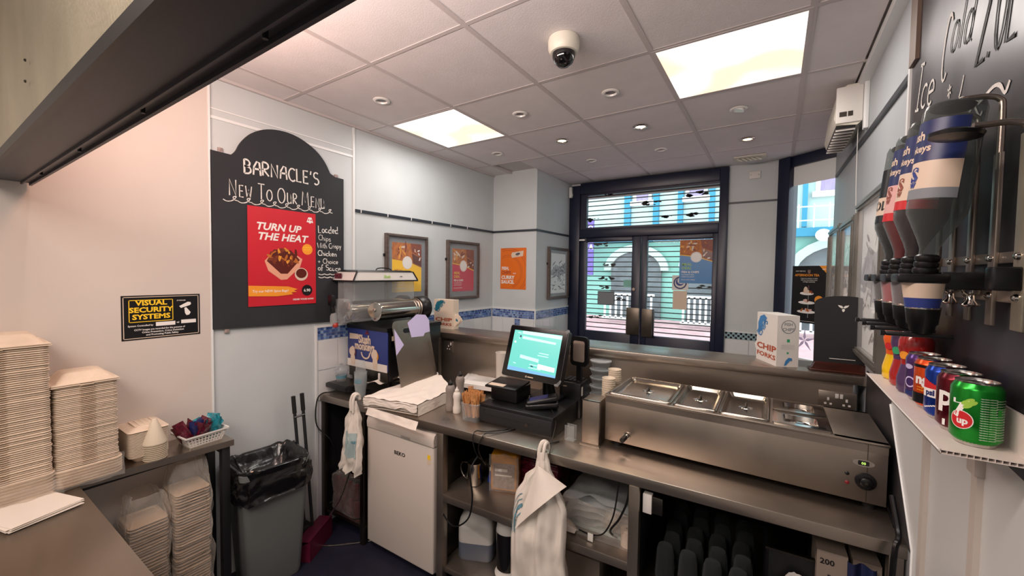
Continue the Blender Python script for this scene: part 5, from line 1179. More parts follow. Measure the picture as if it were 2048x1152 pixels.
b=MB('black'); b.rbox(-.07,-.03,.0,.11,.17,.02,.006); b.tube([(.02,.08,.01),(.02,.06,.10),(.02,.03,.16)],[.04,.03,.03],12); b.done('stand',t)
t=thing('customer_display','small dark rounded customer display standing behind the till screen','display',(-.93,2.16,WT+.12),R(-8))
MB('black').prism(rrect(.115,.17,.025,5,-.055,.175),(0,0,0),X_,Z_,.02).done('panel',t); MB('cardboard').prism(rrect(.075,.12,.012,4,-.035,.20),(0,-.0205,0),X_,Z_,.001).done('back_plate',t); MB('black').box(-.015,-.015,.09,.015,.005,.18).done('neck',t)
t=thing('receipt_printer','tall black receipt printer with keys on top behind the till','printer',(-1.03,2.10,WT),R(4))
MB('black').rbox(0,0,0,.13,.16,.20,.006).done('case',t); b=MB('black_matt')
for i in range(4):
    for j in range(3): b.rbox(.015+i*.026,.03+j*.035,.2,.036+i*.026,.058+j*.035,.208,.002)
b.done('keys',t,kind='stuff'); b=MB('white').box(.128,.01,.13,.1315,.03,.18); b.done('white_sticker',t,smooth=0); b=MB('label_cream').box(.01,-.001,.175,.045,0,.181); b.done('badge',t,smooth=0)
# card reader resting on drawer
p=P(1105,812,z=WT+.107); t=thing('card_reader','black payment card reader with a blue screen on the cash drawer','card reader',(-1.02,1.875,WT+.107),R(28))
b=MB('black'); b.T=Matrix.Rotation(R(-6),4,'Y'); b.rbox(-.09,-.04,.0,.09,.04,.034,.012,3); b.done('base',t)
b=MB('black'); b.T=Matrix.Translation((0,0,.04))@Matrix.Rotation(R(-13),4,'Y'); b.rbox(-.085,-.038,-.012,.085,.038,.018,.011,3); b.done('reader_body',t)
b=MB('navy'); b.T=Matrix.Translation((0,0,.04))@Matrix.Rotation(R(-13),4,'Y'); b.prism(rrect(.10,.058,.004,3,-.065,-.029),(0,0,.0175),X_,Y_,.0012); b.done('reader_screen',t)
t=thing('salt_shaker','small shiny steel shaker between the screen foot and card reader','shaker',(-1.105,1.885,WT+.107)); MB('steel_bright').lathe((0,0,0),[(.014,0),(.017,.006),(.012,.016),(.017,.026),(.010,.036),(.004,.040),(.004,.047),(0,.048)],18).done('shaker_body',t)
# cables over the edge
def cable(lab,pts,r=.003,m='black',k=6):
    MB(m).tube(smoothpath(pts,k),r,7).done('cable',label=lab,cat='cable')
def ey(x): return 1.535+(x-LW)*.052
e1=P(962,850,z=WT).x
cable('black cable looping over the worktop edge left of the till drawer',[(-1.15,1.75,WT+.004),(-1.22,1.65,WT+.006),(-1.26,ey(-1.26)+.01,WT+.012),(-1.262,ey(-1.26)-.012,WT-.02),(-1.24,ey(-1.24)-.006,WT-.10),(-1.23,1.70,WT-.2)])
cable('second black cable beside the left loop over the worktop edge',[(-1.12,1.76,WT+.004),(-1.17,1.66,WT+.006),(-1.20,ey(-1.2)+.01,WT+.012),(-1.215,ey(-1.2)-.012,WT-.02),(-1.23,ey(-1.24)-.006,WT-.08),(-1.26,1.70,WT-.2)],.0028)
cable('thin grey cable dropping from the card reader over the worktop edge',[(-.955,1.86,WT+.115),(-.90,1.80,WT+.08),(-.875,1.72,WT+.03),(-.845,ey(-.85)+.02,WT+.012),(-.838,ey(-.84)-.012,WT-.02),(-.83,ey(-.83)-.006,WT-.12)],.0022,'steel_dark')
cable('black cable pair over the edge left of the big carrier bag',[(-.86,1.76,WT+.004),(-.88,1.70,WT+.008),(-.895,ey(-.9)+.01,WT+.010),(-.90,ey(-.9)-.012,WT-.02),(-.885,ey(-.9)-.006,WT-.10),(-.88,1.70,WT-.2)],.003)
cable('long black flex hanging in a loop in front of the left shelves',[(-1.28,1.655,WT-.14),(-1.285,1.60,.70),(-1.27,1.60,.56),(-1.30,1.60,.44),(-1.40,1.60,.37),(-1.485,1.60,.44),(-1.50,1.61,.60),(-1.50,1.64,.75)],.0042)
cable('black flex trailing from the slush machine over the left worktop corner',[(-2.30,1.80,WT+.006),(-2.45,1.62,WT+.006),(-2.50,1.535,WT+.006),(-2.515,1.505,WT-.06),(-2.50,1.50,.70),(-2.44,1.56,.60),(-2.46,1.62,.45),(-2.47,1.6,.3)],.004)
cable('pale grey cable hanging from the left worktop down to the floor',[(-2.13,1.60,WT-.05),(-2.18,1.57,.6),(-2.27,1.53,.3),(-2.36,1.49,.13),(-2.40,1.45,.02),(-2.33,1.42,.006),(-2.22,1.50,.006),(-2.1,1.62,.01)],.0045,'steel_bright')
# napkin dispenser
t=thing('napkin_dispenser','slim brushed steel napkin dispenser left of the food warmer','dispenser',(-.765,1.815,WT),R(3))
MB('steel').rbox(0,0,.0,.085,.12,.215,.003).done('case',t); MB('steel').box(-.006,-.012,0,.091,.004,.006).done('foot_lip',t); MB('steel_bright').box(-.002,-.002,.213,.087,.002,.218).done('top_edge',t)
t=thing('glass_tumbler','small clear plastic block sign holder left of the napkin dispenser','holder',(-.85,1.80,WT)); b=MB('clear_plastic_thin').box(0,0,0,.05,.003,.075); b.box(0,.03,0,.05,.033,.075); b.box(0,0,0,.05,.033,.003); b.done('holder_body',t)
# paper cups, two stacks
for (cx,cy,z1,n,lab,g,tl) in ((-.708,2.02,1.187,20,'cream paper cup in the front stack behind the napkin dispenser','front paper cup stack','top cream paper cup of the front stack behind the dispenser'),(-.71,2.12,1.213,22,'cream paper cup in the rear stack beside the clear tubs','rear paper cup stack','top cream paper cup of the rear taller stack')):
    h=.062; r=.034; pit=(z1-h-WT)/n
    t=thing('paper_cup',lab,'cup',(cx,cy,WT),0,g)
    MB('cream').lathe((0,0,0),[(r*.74,0),(r*.97,h-.003),(r,h-.003),(r*1.03,h-.001),(r,h),(r*.94,h-.002),(r*.72,.005),(0,.004)],24).done('cup_body',t)
    for k in range(1,n): dup(t,(cx,cy,WT+pit*k))
    b=t.children[0]
    t2=dup(t,(cx,cy,z1),(math.pi,0,0),label=tl) if False else dup(t,(cx,cy,z1-h),(0,0,0),label=tl)
    if 'group' in t2: del t2['group']
# clear tubs with lids
t=thing('clear_tub','clear round deli tub, bottommost in the stack behind the paper cups','tub',(-.868,2.325,WT),0,'clear round tubs stacked by the splashback')
MB('clear_plastic').lathe((0,0,0),[(.046,0),(.060,.042)],28,cap=False).done('tub_body',t); MB('frost_plastic').lathe((0,0,.042),[(.062,0),(.064,.003),(.064,.007),(.056,.008),(.054,.004),(0,.004)],28).done('tub_lid',t)
for k in range(1,6): dup(t,(-.868+.002*(k%2),2.325,WT+.051*k),label='clear round deli tub, %s in the stack behind the paper cups'%('second from bottom','third from bottom','third from top','second from top','topmost')[k-1])
# ---- bain marie
bx0,bx1,by0,by1,bz0,bz1=-.664,.348,1.857,2.257,.93,1.148
t=thing('food_warmer','long stainless wet heat food warmer with lidded pans','food warmer',(bx0,by0,WT)); w=bx1-bx0; d=by1-by0; z0=.03; z1=bz1-WT
MB('steel').rbox(0,0,z0,w,d,z1-.034,.002).done('casing',t); MB('steel').box(0,0,z1-.036,w,.012,z1-.003).done('front_panel',t); MB('steel').box(.86,.012,z1-.036,w,d,z1-.003).done('end_block',t)
b=MB('steel_top'); [b.box(x,0.01,z1-.034,x+.010,d,z1+.001) for x in (.292,.476,.664)]; b.box(.0,.01,z1-.034,.008,d,z1); b.box(.67,.188,z1-.034,.86,.198,z1+.001); b.done('divider_bars',t,kind='stuff')
b=MB('steel_top'); b.rbox(-.004,-.006,z1-.008,w+.004,.022,z1+.002,.003); b.rbox(-.004,d-.02,z1-.008,w+.004,d+.004,z1+.002,.003); b.rbox(.862,-.004,z1-.008,w+.004,d+.002,z1+.002,.003); b.rbox(-.004,.0,z1-.008,.004,d,z1+.002,.002); b.done('top_rim',t)
MB('steel_dark').box(w-.055,-.0008,z0+.004,w-.053,.0,z1-.008).done('seam',t)
for x in (.05,w-.04):
    for y in (.04,d-.04): MB('rubber').cyl((x,y,0),(x,y,z0),.018,n=12).done('foot',t)
p=P(1253,872,y=by0)-t.location; b=MB('steel_bright').cyl((p.x,0,p.z),(p.x,-.006,p.z),.017,n=20); b.cyl((p.x,-.006,p.z),(p.x,-.022,p.z),.009); b.done('drain_collar',t)
b=MB('black').cyl((p.x,-.018,p.z),(p.x-.004,-.055,p.z-.004),.0115,n=16); b.done('drain_tap',t)
p=P(1727,926,y=by0)-t.location; b=MB('steel_bright').prism(ell(0,0,.030,.0135),(p.x,-.001,p.z),X_,Z_,.002); b.m('black_gloss').prism(rrect(.030,.016,.002,2,-.015,-.008),(p.x,-.003,p.z),X_,Z_,.0006); b.m('led_green').text('00',(p.x,-.0038,p.z-.0045),X_,Z_,.009,bold=.0,align='CENTER'); b.done('display',t,smooth=0)
p=P(1731,963,y=by0)-t.location; b=MB('black').lathe((p.x,0,p.z),[(.030,0),(.029,.006),(.019,.008),(.017,.018),(.014,.020),(0,.020)],28,(0,-1,0)); b.done('thermostat_knob',t)
b=MB('steel_dark').box(p.x-.004,-.0215,p.z-.004,p.x+.004,-.020,p.z+.004); b.m('steel')
for k in range(14): a=R(20+k*24); b.flat([(-.0008,-.0016),(.0008,-.0016),(.0008,.0016),(-.0008,.0016)],(p.x+.025*math.cos(a),-.0066,p.z+.025*math.sin(a)),X_,Z_)
b.done('dial_marks',t,kind='stuff',smooth=0)
for (u,v,m,lab) in ((1694,946,'black','black'),(1694,964,'led_red','red')):
    p=P(u,v,y=by0)-t.location; b=MB(m).lathe((p.x,0,p.z),[(.0065,0),(.0065,.002),(.004,.004),(0,.004)],14,(0,-1,0)); b.done('indicator_lamp',t,label=lab+' round indicator lamp')
# gastronorm lids and pans
def gnlid(x0,x1,y0,y1,lab):
    t=thing('pan_lid',lab,'pan lid',((x0+x1)/2,(y0+y1)/2,bz1+.004)); w,h=x1-x0,y1-y0
    def ring(s,z,r=.018): return [(x-(w-s)/2,y-(h-s)/2,z) for x,y in rrect(w-s,h-s,max(.004,r),3)]
    rs=[ring(-.002,-.004,.014),ring(-.002,.003,.014),ring(.008,.0065),ring(.022,.005),ring(.034,-.009),ring(.06,-.010)]; n=len(rs[0])
    b=MB('steel_lid')._add(sum(rs,[]),[(j*n+i,j*n+(i+1)%n,(j+1)*n+(i+1)%n,(j+1)*n+i) for j in range(5) for i in range(n)]+[tuple(5*n+i for i in range(n))]); b.done('lid_plate',t,smooth=60)
    b=MB('steel_bright'); b.lathe((0,0,-.0098),[(.030,0),(.028,.0015),(.020,.004),(0,.004)],24); b.done('grip_recess',t)
    b=MB('steel_dark').tube([(0,-.020,-.004),(0,-.012,.006),(0,.012,.006),(0,.020,-.004)],.005,8); b.done('grip_bar',t)
gnlid(-.655,-.372,1.872,2.236,'largest steel pan lid at the left end of the food warmer')
gnlid(-.362,-.188,1.872,2.236,'second steel pan lid from the left on the food warmer')
gnlid(-.178,.0,1.872,2.236,'third steel pan lid beside the two small pans on the food warmer')
def gnpan(x0,x1,y0,y1,lab):
    t=thing('food_pan',lab,'pan',((x0+x1)/2,(y0+y1)/2,bz1+.004)); w,h=x1-x0,y1-y0
    R0=[(x-w/2,y-h/2) for x,y in rrect(w,h,.010,3)]; n=len(R0)
    def rr(s,z,k): return [(x*s*(1 if k<.5 else 1),y*s,z) for x,y in R0]
    el=lambda rx,ry,z:[(rx*math.cos(math.atan2(y/h,x/w)),ry*math.sin(math.atan2(y/h,x/w)),z) for x,y in R0]
    rs=[rr(1,-.004,0),rr(1,.003,0),rr(.95,.004,0),el(w*.40,h*.38,.003),el(w*.37,h*.35,-.014),el(w*.25,h*.2,-.016),el(w*.22,h*.17,-.008),el(w*.08,h*.06,-.006)]
    b=MB('steel_bright' if y0<2 else 'steel_lid')._add(sum(rs,[]),[(j*n+i,j*n+(i+1)%n,(j+1)*n+(i+1)%n,(j+1)*n+i) for j in range(7) for i in range(n)]+[tuple(7*n+i for i in range(n))]); b.done('pan_body',t,smooth=60)
gnpan(.010,.195,1.872,2.045,'bright small steel pan lid with oval recess at the front right of the warmer')
gnpan(.010,.195,2.055,2.236,'darker small steel pan lid with oval recess behind the bright one')
b=MB('black').prism([(0,0),(.012,.002),(.02,-.004),(.018,.010),(.006,.008),(-.004,.012)],(.160,1.90,bz1+.0085),X_,Y_,.001); b.done('food_scrap',label='tiny black scrap on the bright small pan lid',cat='scrap')
# ================================================================== ON THE SERVING SHELF
def chipbox(u,v,lab,rot,open_side,w=.092,d=.10,h=.255,loc=None):
    p=P(u,v,z=1.265) if loc is None else Vector(loc); t=thing('chip_fork_box',lab,'box',(p.x,p.y,1.265),rot)
    b=MB('white' if open_side<0 else 'card_cream'); b.box(0,0,0,w,d,h); b.done('carton',t,smooth=0)
    b=MB('teal_print'); po=PO(b,(0,-.0005,0),X_,Z_,w,h,.0002)
    po.poly('teal_print' if open_side>0 else 'blue_poster',[(.08,.58),(.06,.78),(.16,.92),(.36,.97),(.52,.90),(.40,.88),(.30,.80),(.26,.66),(.20,.62)])
    f1=Vector((math.cos(.85),0,math.sin(.85))); f2=Vector((-math.sin(.85),0,math.cos(.85)))
    b.text('FISH &',Vector((.022,-.0008,.135)),f1,f2,.030,bold=.03); b.text('CHIPS',Vector((.042,-.0008,.128)),f1,f2,.032,bold=.03)
    po.text('card_rust','CHIP',.5,.26,.12,.03,align='CENTER',sx=w/.10).text('card_rust','FORKS',.5,.11,.09,.03,align='CENTER',sx=w/.105); b.done('front_print',t,smooth=0)
    if open_side<0:
        b=MB('blue_poster'); po=PO(b,(w+.0005,0,0),Y_,Z_,d,h,.0002)
        po.ell('mount_grey',.5,.78,.33).ell('white',.5,.78,.29).text('mount_grey','FISH',.5,.80,.06,.03,align='CENTER').text('mount_grey','CHIPS',.5,.70,.06,.03,align='CENTER').poly('green_print',[(.45,.48),(.58,.48),(.58,.54),(.45,.54)])
        for k in range(4): po.poly('art_grey',[(.2,.42-.025*k),(.8,.42-.025*k),(.8,.425-.025*k),(.2,.425-.025*k)])
        po.ell('green_print',.5,.27,.05).poly('blue_poster',[(.35,.02),(.45,.03),(.62,.12),(.72,.12),(.70,.17),(.55,.18),(.42,.12)]); b.done('side_print',t,smooth=0)
    # pull out chute
    s=open_side; x0=w if s>0 else 0
    b=MB('card_cream' if s>0 else 'white').prism([(x0,.02),(x0+s*.045,.055),(x0+s*.055,.075),(x0+s*.03,.105),(x0,.125)] if s>0 else [(x0,.02),(x0,.125),(x0+s*.03,.105),(x0+s*.055,.075),(x0+s*.045,.055)],(0,.02,0),X_,Z_,.004)
    b.prism([(x0,.02),(x0+s*.045,.055),(x0+s*.055,.075),(x0+s*.03,.105),(x0,.125)] if s>0 else [(x0,.02),(x0,.125),(x0+s*.03,.105),(x0+s*.055,.075),(x0+s*.045,.055)],(0,d-.02,0),X_,Z_,.004)
    b.m('teal_print' if s>0 else 'blue_poster').flat([(x0+s*.012,.07),(x0+s*.036,.062),(x0+s*.03,.08),(x0+s*.014,.088)] if s>0 else [(x0+s*.012,.07),(x0+s*.014,.088),(x0+s*.03,.08),(x0+s*.036,.062)],(0,.0155,0),X_,Z_)
    b.done('fork_chute',t,smooth=0)
a=P(868,655,z=1.265); c=P(903,659,z=1.265)
chipbox(868,655,'beige CHIP FORKS box at the left end of the serving shelf',math.atan2(c.y-a.y,c.x-a.x)+.05,1,w=(c-a).length+.01,d=.07,h=.236)
a=P(1512,716,z=1.265); c=P(1552,733,z=1.265)
chipbox(1512,716,'white and blue CHIP FORKS box beside the black menu holder',math.atan2(c.y-a.y,c.x-a.x),-1,w=(c-a).length,d=.105,h=.262)
# black menu holder on wooden foot
a=P(1628,740,z=1.265); c=P(1745,744,z=1.265)
t=thing('menu_holder','black arched table menu holder on a red brown wooden foot','menu holder',(.285,2.50,1.265),R(5)); Z0=P(1685,730,y=2.50)
wl_=.112
b=MB('chalkboard'); out=[(-wl_,.02),(wl_,.02),(wl_,.335)]+ell(0,.335,wl_,.035,16,0,180)[1:-1]+[(-wl_,.335)]
b.T=Matrix.Rotation(R(-4),4,'X'); b.m('black_matt').prism(out,(0,0,0),X_,Z_,.006); b.done('panel',t)
b=MB('wood_red')
prf=[(-.125,0),(.125,0),(.13,.006),(.118,.02),(.108,.045),(-.108,.045),(-.118,.02),(-.13,.006)]
b.prism(prf,(0,.012,0),X_,Z_,.035); b.rbox(-.13,-.035,0,.13,.035,.012,.004); b.done('foot',t,smooth=25)
b=MB('print_white'); b.T=Matrix.Rotation(R(-4),4,'X'); b.box(-.05,-.0066,.062,.05,-.006,.0645); b.done('small_print',t,smooth=0); b=MB('chalk'); b.T=Matrix.Rotation(R(-4),4,'X')
for s in (-1,1):
    b.flat([(0,.315),(s*.006,.322),(s*.022,.326),(s*.016,.316),(s*.005,.309)][::s],(0,-.0065,0),X_,Z_); b.flat([(0,.309),(s*.006,.304),(s*.004,.296),(0,.292)][::s],(0,-.0065,0),X_,Z_)
b.done('emblem',t,smooth=0)
# ================================================================== HANGING BAGS AND UNDER THE COUNTER
def carrier(name,lab,x,z1,z0,prof,dep,seed,print_):
    """prof: list of (t from top, left, right)"""
    y=ey(x)-.035; t=thing(name,lab,'bag',(x,y,z1))
    def pr(v):
        for i in range(len(prof)-1):
            if v<=prof[i+1][0]: f=(v-prof[i][0])/(prof[i+1][0]-prof[i][0]); f=f*f*(3-2*f); return prof[i][1]+(prof[i+1][1]-prof[i][1])*f,prof[i][2]+(prof[i+1][2]-prof[i][2])*f
        return prof[-1][1],prof[-1][2]
    H=z1-z0
    def fn(u,v,off=0):
        l,r=pr(v); a=u*2*math.pi; c=math.cos(a); s=math.sin(a)
        cx=(l+r)/2+(r-l)/2*c; dd=dep*min(1,.25+v*1.4)
        fold=(math.sin(c*7+seed+v*2.5)*.010+math.sin(c*17+seed*2-v*3)*.006)*min(1,v*3)+noise.fractal(Vector((c*2.5,v*4,seed+s)),1,2,3)*.016*min(1,v*4)
        bb=.025*abs(math.sin(c*4+seed))*max(0,v-.85)/.15
        return Vector((cx,-s*dd*.5-(.0)+fold*(1 if s<0 else 1)-dd*.3,-v*H+bb))
    MB('carrier').grid(fn,72,44,closeu=True).done('bag_body',t,smooth=80)
    b=MB('carrier').tube(smoothpath([(-.004,-.022,-.06),(-.012,-.020,-.01),(-.006,-.006,.035),(.004,.02,.030),(.006,.03,.0)],4),[.010]*17,8); b.tube(smoothpath([(.014,-.022,-.07),(.012,-.022,-.01),(.010,-.006,.030),(.010,.02,.028),(.010,.03,.0)],4),[.008]*17,8); b.done('bag_handle',t)
    return t,fn,H
def bagpatch(t,fn,m,us,vs,name):
    b=MB(m); 
    def g(u,v): p=fn(us[0]+(us[1]-us[0])*u,vs[0]+(vs[1]-vs[0])*v); return p+Vector((0,-.0015,0))
    b.grid(g,16,12); b.done(name,t)
xx=P(1090,900,y=1.60).x
t,fn,H=carrier('carrier_bag','large cream plastic carrier bag with blue swirl hanging from the worktop edge',-.852,.925,.235,[(0,-.022,.022),(.10,-.03,.04),(.20,-.09,.08),(.34,-.135,.13),(.6,-.145,.135),(.8,-.14,.15),(1,-.125,.165)],.12,1.3,1)
# folded over flap and blue arcs
b=MB('carrier')
def flap(u,v):
    x=(-.005-.085*v*u+.0)+( .12*v*(1-u)); w=-.012+u*0
    a=Vector((0.0,-.045,-.05)); L=Vector((-.080,-.105,-.335)); Rr=Vector((.150,-.07,-.090)); M=Vector((.03,-.13,-.20))
    p=a*(1-v)+((L*(1-u)**2+M*2*u*(1-u)+Rr*u*u))*v
    return p+Vector((0,.008*math.sin(u*9)*v-.004,0))
b.grid(flap,20,20); b.done('folded_flap',t,smooth=80)
b=MB('carrier_blue')
def swirl(r0,r1,cu=.0,a0=100,a1=200):
    n=18
    vs=[]
    for i in range(n+1):
        a=R(a0+(a1-a0)*i/n)
        for r_ in (r0,r1):
            x=-.055+r_*math.cos(a)*.5; z=-.34+r_*math.sin(a)
            # drop on to bag front by finding v and u
            v=min(.98,max(.02,-z/H)); best=None
            for k in range(24,48):
                q=fn(.5+ (k-24)/24*.5 if False else (k/72),v)
            # front side is s>0 : u in (0,.5)
            for k in range(0,37):
                q=fn(k/72,v); e=abs(q.x-x)
                if best is None or e<best[0]: best=(e,q)
            vs.append(Vector((x,best[1].y-.004,z)))
    b._add(vs,[(2*i,2*i+1,2*i+3,2*i+2) for i in range(n)])
for r0,r1 in ((.150,.153),(.128,.132),(.095,.112),(.07,.076)): swirl(r0,r1)
b.done('blue_print',t,smooth=80)
t,fn,H=carrier('carrier_bag','small cream plastic carrier bag with pale green print at the left worktop end',-2.128,.935,.485,[(0,-.02,.022),(.12,-.03,.035),(.25,-.055,.06),(.5,-.075,.088),(.8,-.10,.09),(1,-.125,.08)],.05,3.1,0)
bagpatch(t,fn,'carrier_print',(.12,.36),(.42,.76),'green_print'); bagpatch(t,fn,'carrier_blue',(.17,.32),(.52,.56),'text_block')
# can pack on low shelf
cx0,cy0=-2.44,1.62
t=thing('drinks_can','dark can with silver top in the shrink wrapped pack on the low shelf','can',(cx0,cy0,.12),0,'cans in the wrapped pack under the left worktop')
MB('can_maroon').lathe((0,0,0),[(.026,0),(.033,.008),(.033,.098),(.027,.112)],20).done('can_body',t); MB('can_metal').lathe((0,0,.112),[(.027,0),(.028,.003),(.025,.003),(.024,-.003),(0,-.003)],20).done('can_top',t)
for lz in range(2):
    for i in range(4):
        for j in range(4):
            if (i,j,lz)==(0,0,0): continue
            dup(t,(cx0+i*.067,cy0+j*.067,.12+lz*.117))
b=MB('thin_wrap')
def wrapf(u,v):
    a=u*2*math.pi; sq=lambda c:abs(c)**.3*(1 if c>0 else -1); top_=max(0,v-.85)/.15
    d=noise.fractal(Vector((math.cos(a)*3,math.sin(a)*3,v*4)),1,2,3)*.008
    return Vector((cx0+.10+sq(math.cos(a))*(.142+d)*(1-top_*.5),cy0+.10+sq(math.sin(a))*(.142+d)*(1-top_*.5),.125+min(1,v/.85)*.235+d))
b.grid(wrapf,48,16,closeu=True); b.done('shrink_wrap',label='clear shrink wrap round the pack of cans',cat='plastic wrap')
# mid shelf
MZ_=.526
p=P(941,972,z=MZ_); t=thing('milk_jug','polished steel milk jug with loop handle on the middle shelf','jug',(p.x,p.y+.035,MZ_))
MB('steel_bright').lathe((0,0,0),[(.036,0),(.040,.003),(.042,.05),(.038,.10),(.041,.125),(.039,.125),(.036,.10),(.038,.01),(0,.006)],28).done('jug_body',t); MB('steel_bright').tube(smoothpath([(-.038,-.01,.115),(-.075,-.02,.11),(-.085,-.02,.07),(-.065,-.015,.03),(-.04,-.01,.02)],5),.0045,7).done('handle',t)
p=P(1003,980,z=MZ_); t=thing('tea_pack','yellow topped shrink wrapped tea pack on the middle shelf','packet',(p.x,p.y+.04,MZ_),R(22))
MB('tea_yellow').rbox(-.075,-.05,.0,.075,.07,.205,.012,3).done('pack_body',t); b=MB('tea_label').box(-.062,-.0515,.015,.060,-.050,.155); b.m('print_white').box(-.05,-.0525,.11,.02,-.0515,.125).box(-.05,-.0525,.085,.045,-.0515,.093); b.done('label_panel',t,smooth=0)
b=MB('wrap').grid(crumple((-.082,-.056,.0),X_,Z_,.165,.205,.008,12,12,2,14),12,12); b.done('film',t)
t=thing('blue_packet','blue and white packet wedged between jug and tea pack','packet',(p.x-.105,p.y+.05,MZ_),R(20)); b=MB('can_blue'); b.T=Matrix.Rotation(R(14),4,'Y'); b.rbox(-.02,-.04,.005,.02,.04,.11,.008); b.m('white').rbox(-.021,-.041,.075,.021,-.02,.112,.004); b.done('packet_body',t)
t=thing('red_crate','dark red crate deep on the middle shelf behind the tea pack','crate',(-1.10,2.02,MZ_),CA); b=MB('sachet_red').rbox(-.15,-.1,0,.15,.1,.16,.006); b.done('crate_body',t)
for k in range(3): MB('sachet_red').rbox(-.155,-.108,.03+k*.05,.155,-.1,.05+k*.05,.003).done('crate_rib',t)
# bag bundles right side of mid shelf
t=thing('carrier_bundle','flat bundle of grey clear plastic bags on the middle shelf behind the carrier bag','bag bundle',(-.66,1.93,MZ_),CA)
b=MB('frost_plastic')
for k in range(5): b.grid(lambda u,v,k=k:Vector((-.17+.36*u,-.2+.38*v,.02+.028*k+.03*noise.noise(Vector((u*4,v*4,k)))+.03*math.sin(u*3))),16,14)
b.done('bag_layers',t,kind='stuff')
b=MB('carrier_print').rbox(-.16,-.18,0,.17,.17,.018,.004); b.done('inner_card',t)
b=MB('wrap').grid(crumple((-.17,-.23,.0),X_,Vector((0,.25,1)).normalized(),.35,.14,.02,18,10,12,14),18,10); b.done('film_front',t)
t=thing('paper_scrap','torn cream paper strip hanging out over the middle shelf','paper',(-.80,1.72,MZ_)); b=MB('paper').grid(lambda u,v:Vector((-.10+.17*u,-.02+.05*v-.03*u,.05-.045*u+.012*math.sin(u*7+v*3))),14,6); b.done('paper_strip',t)
for i,(u,v) in enumerate(((1250,1098),(1222,1066))):
    p=P(u,v,z=MZ_); t=thing('till_roll',('front' if i==0 else 'rear')+' white till roll standing near the right end of the middle shelf','paper roll',(p.x,p.y+.03,MZ_+.0))
    MB('roll_white').lathe((0,0,0),[(.028,0),(.028,.075),(.008,.075),(.007,.06)],24).done('roll',t); MB('cardboard').lathe((0,0,.062),[(.008,.014),(.006,.0135),(.006,0),(0,0)],14,cap=False).done('core',t)
p=P(1250,1098,z=MZ_); b=MB('wrap').grid(crumple((p.x-.10,p.y-.01,MZ_+.06),Vector((1,.1,0)),Vector((.1,.1,1)).normalized(),.16,.09,.03,14,10,7,18),14,10); b.done('roll_bag',label='torn glossy film over the till rolls',cat='plastic wrap')
cable('black lead with white plug tag dangling on the middle shelf',[(-.54,1.70,.85),(-.545,1.69,.75),(-.56,1.68,.66),(-.60,1.68,.58),(-.66,1.69,.55),(-.72,1.70,.545)],.0035)
cable('thicker black lead beside the right counter leg',[(-.50,1.72,.85),(-.50,1.70,.76),(-.53,1.69,.67),(-.57,1.69,.60),(-.56,1.75,.54)],.005)
t=thing('plug_tag','small white plug tag at the end of the dangling lead','tag',(-.655,1.675,.53)); MB('white').rbox(-.013,-.004,0,.013,.004,.035,.003).done('tag_body',t)
# bottom shelf items
BS=.111
t=thing('jerrycan','translucent white five litre container on the bottom shelf','container',(-1.385,1.80,BS),R(24))
def ringv(w,l,z,r=.03): return [(x-w/2,y-l/2,z) for x,y in rrect(w,l,r,4)]
rs=[ringv(.19,.14,0),ringv(.20,.15,.012),ringv(.20,.15,.10)]; n=len(rs[0])
b=MB('blue_liquid')._add(sum(rs,[]),[(j*n+i,j*n+(i+1)%n,(j+1)*n+(i+1)%n,(j+1)*n+i) for j in range(2) for i in range(n)]+[tuple(reversed(range(n)))]); b.done('liquid_level',t,label='darker liquid filled lower part')
rs=[ringv(.20,.15,.10),ringv(.20,.15,.19),ringv(.185,.14,.225),ringv(.10,.09,.275,.02),ringv(.045,.045,.295,.02),ringv(.045,.045,.305,.02)]
b=MB('milk_jug')._add(sum(rs,[]),[(j*n+i,j*n+(i+1)%n,(j+1)*n+(i+1)%n,(j+1)*n+i) for j in range(5) for i in range(n)]+[tuple(5*n+i for i in range(n))]); b.done('container_body',t); MB('offwhite').cyl((0,0,.300),(0,0,.322),.021,n=20).done('cap',t); MB('milk_jug').tube(smoothpath([(.02,0,.29),(.06,0,.30),(.085,0,.27),(.088,0,.21)],4),.012,8).done('handle',t)
t=thing('tower_heater','white and black oval tower heater standing on the bottom shelf','heater',(-1.150,1.755,BS),R(20))
b=MB('white').lathe((0,0,0),[(.064,0),(.068,.02),(.056,.04),(.062,.25),(.054,.30),(.03,.31)],28); b.done('case',t); b=MB('black_gloss').lathe((0,0,.05),[(.0585,0),(.0635,.20)],20,cap=False,a0=-150,a1=-60); b.done('dark_front',t); MB('steel_dark').rbox(-.025,-.02,.308,.025,.02,.314,.004).done('control_pad',t)
t=thing('white_tub','white tub with pale lid low on the bottom shelf beside the leg','tub',(-.56,1.78,BS),0); b=MB('milk_jug').lathe((0,0,0),[(.06,0),(.075,.15),(.078,.155),(.078,.17),(0,.172)],28); b.done('tub_body',t)
t=thing('cardboard_box','closed dark cardboard box on the bottom shelf behind the carrier bag','box',(-.80,1.95,BS),CA); MB('cardboard').rbox(-.12,-.10,0,.12,.10,.20,.003).done('carton',t)
p=P(1293,1002,y=1.655); t=thing('power_adapter','small white power adapter fixed under the worktop right of the leg','adapter',(p.x,1.665,.745)); MB('white').rbox(-.018,0,.0,.018,.03,.08,.003).done('adapter_body',t); MB('steel_dark').rbox(.018,.004,.005,.06,.028,.075,.003).done('bracket',t)
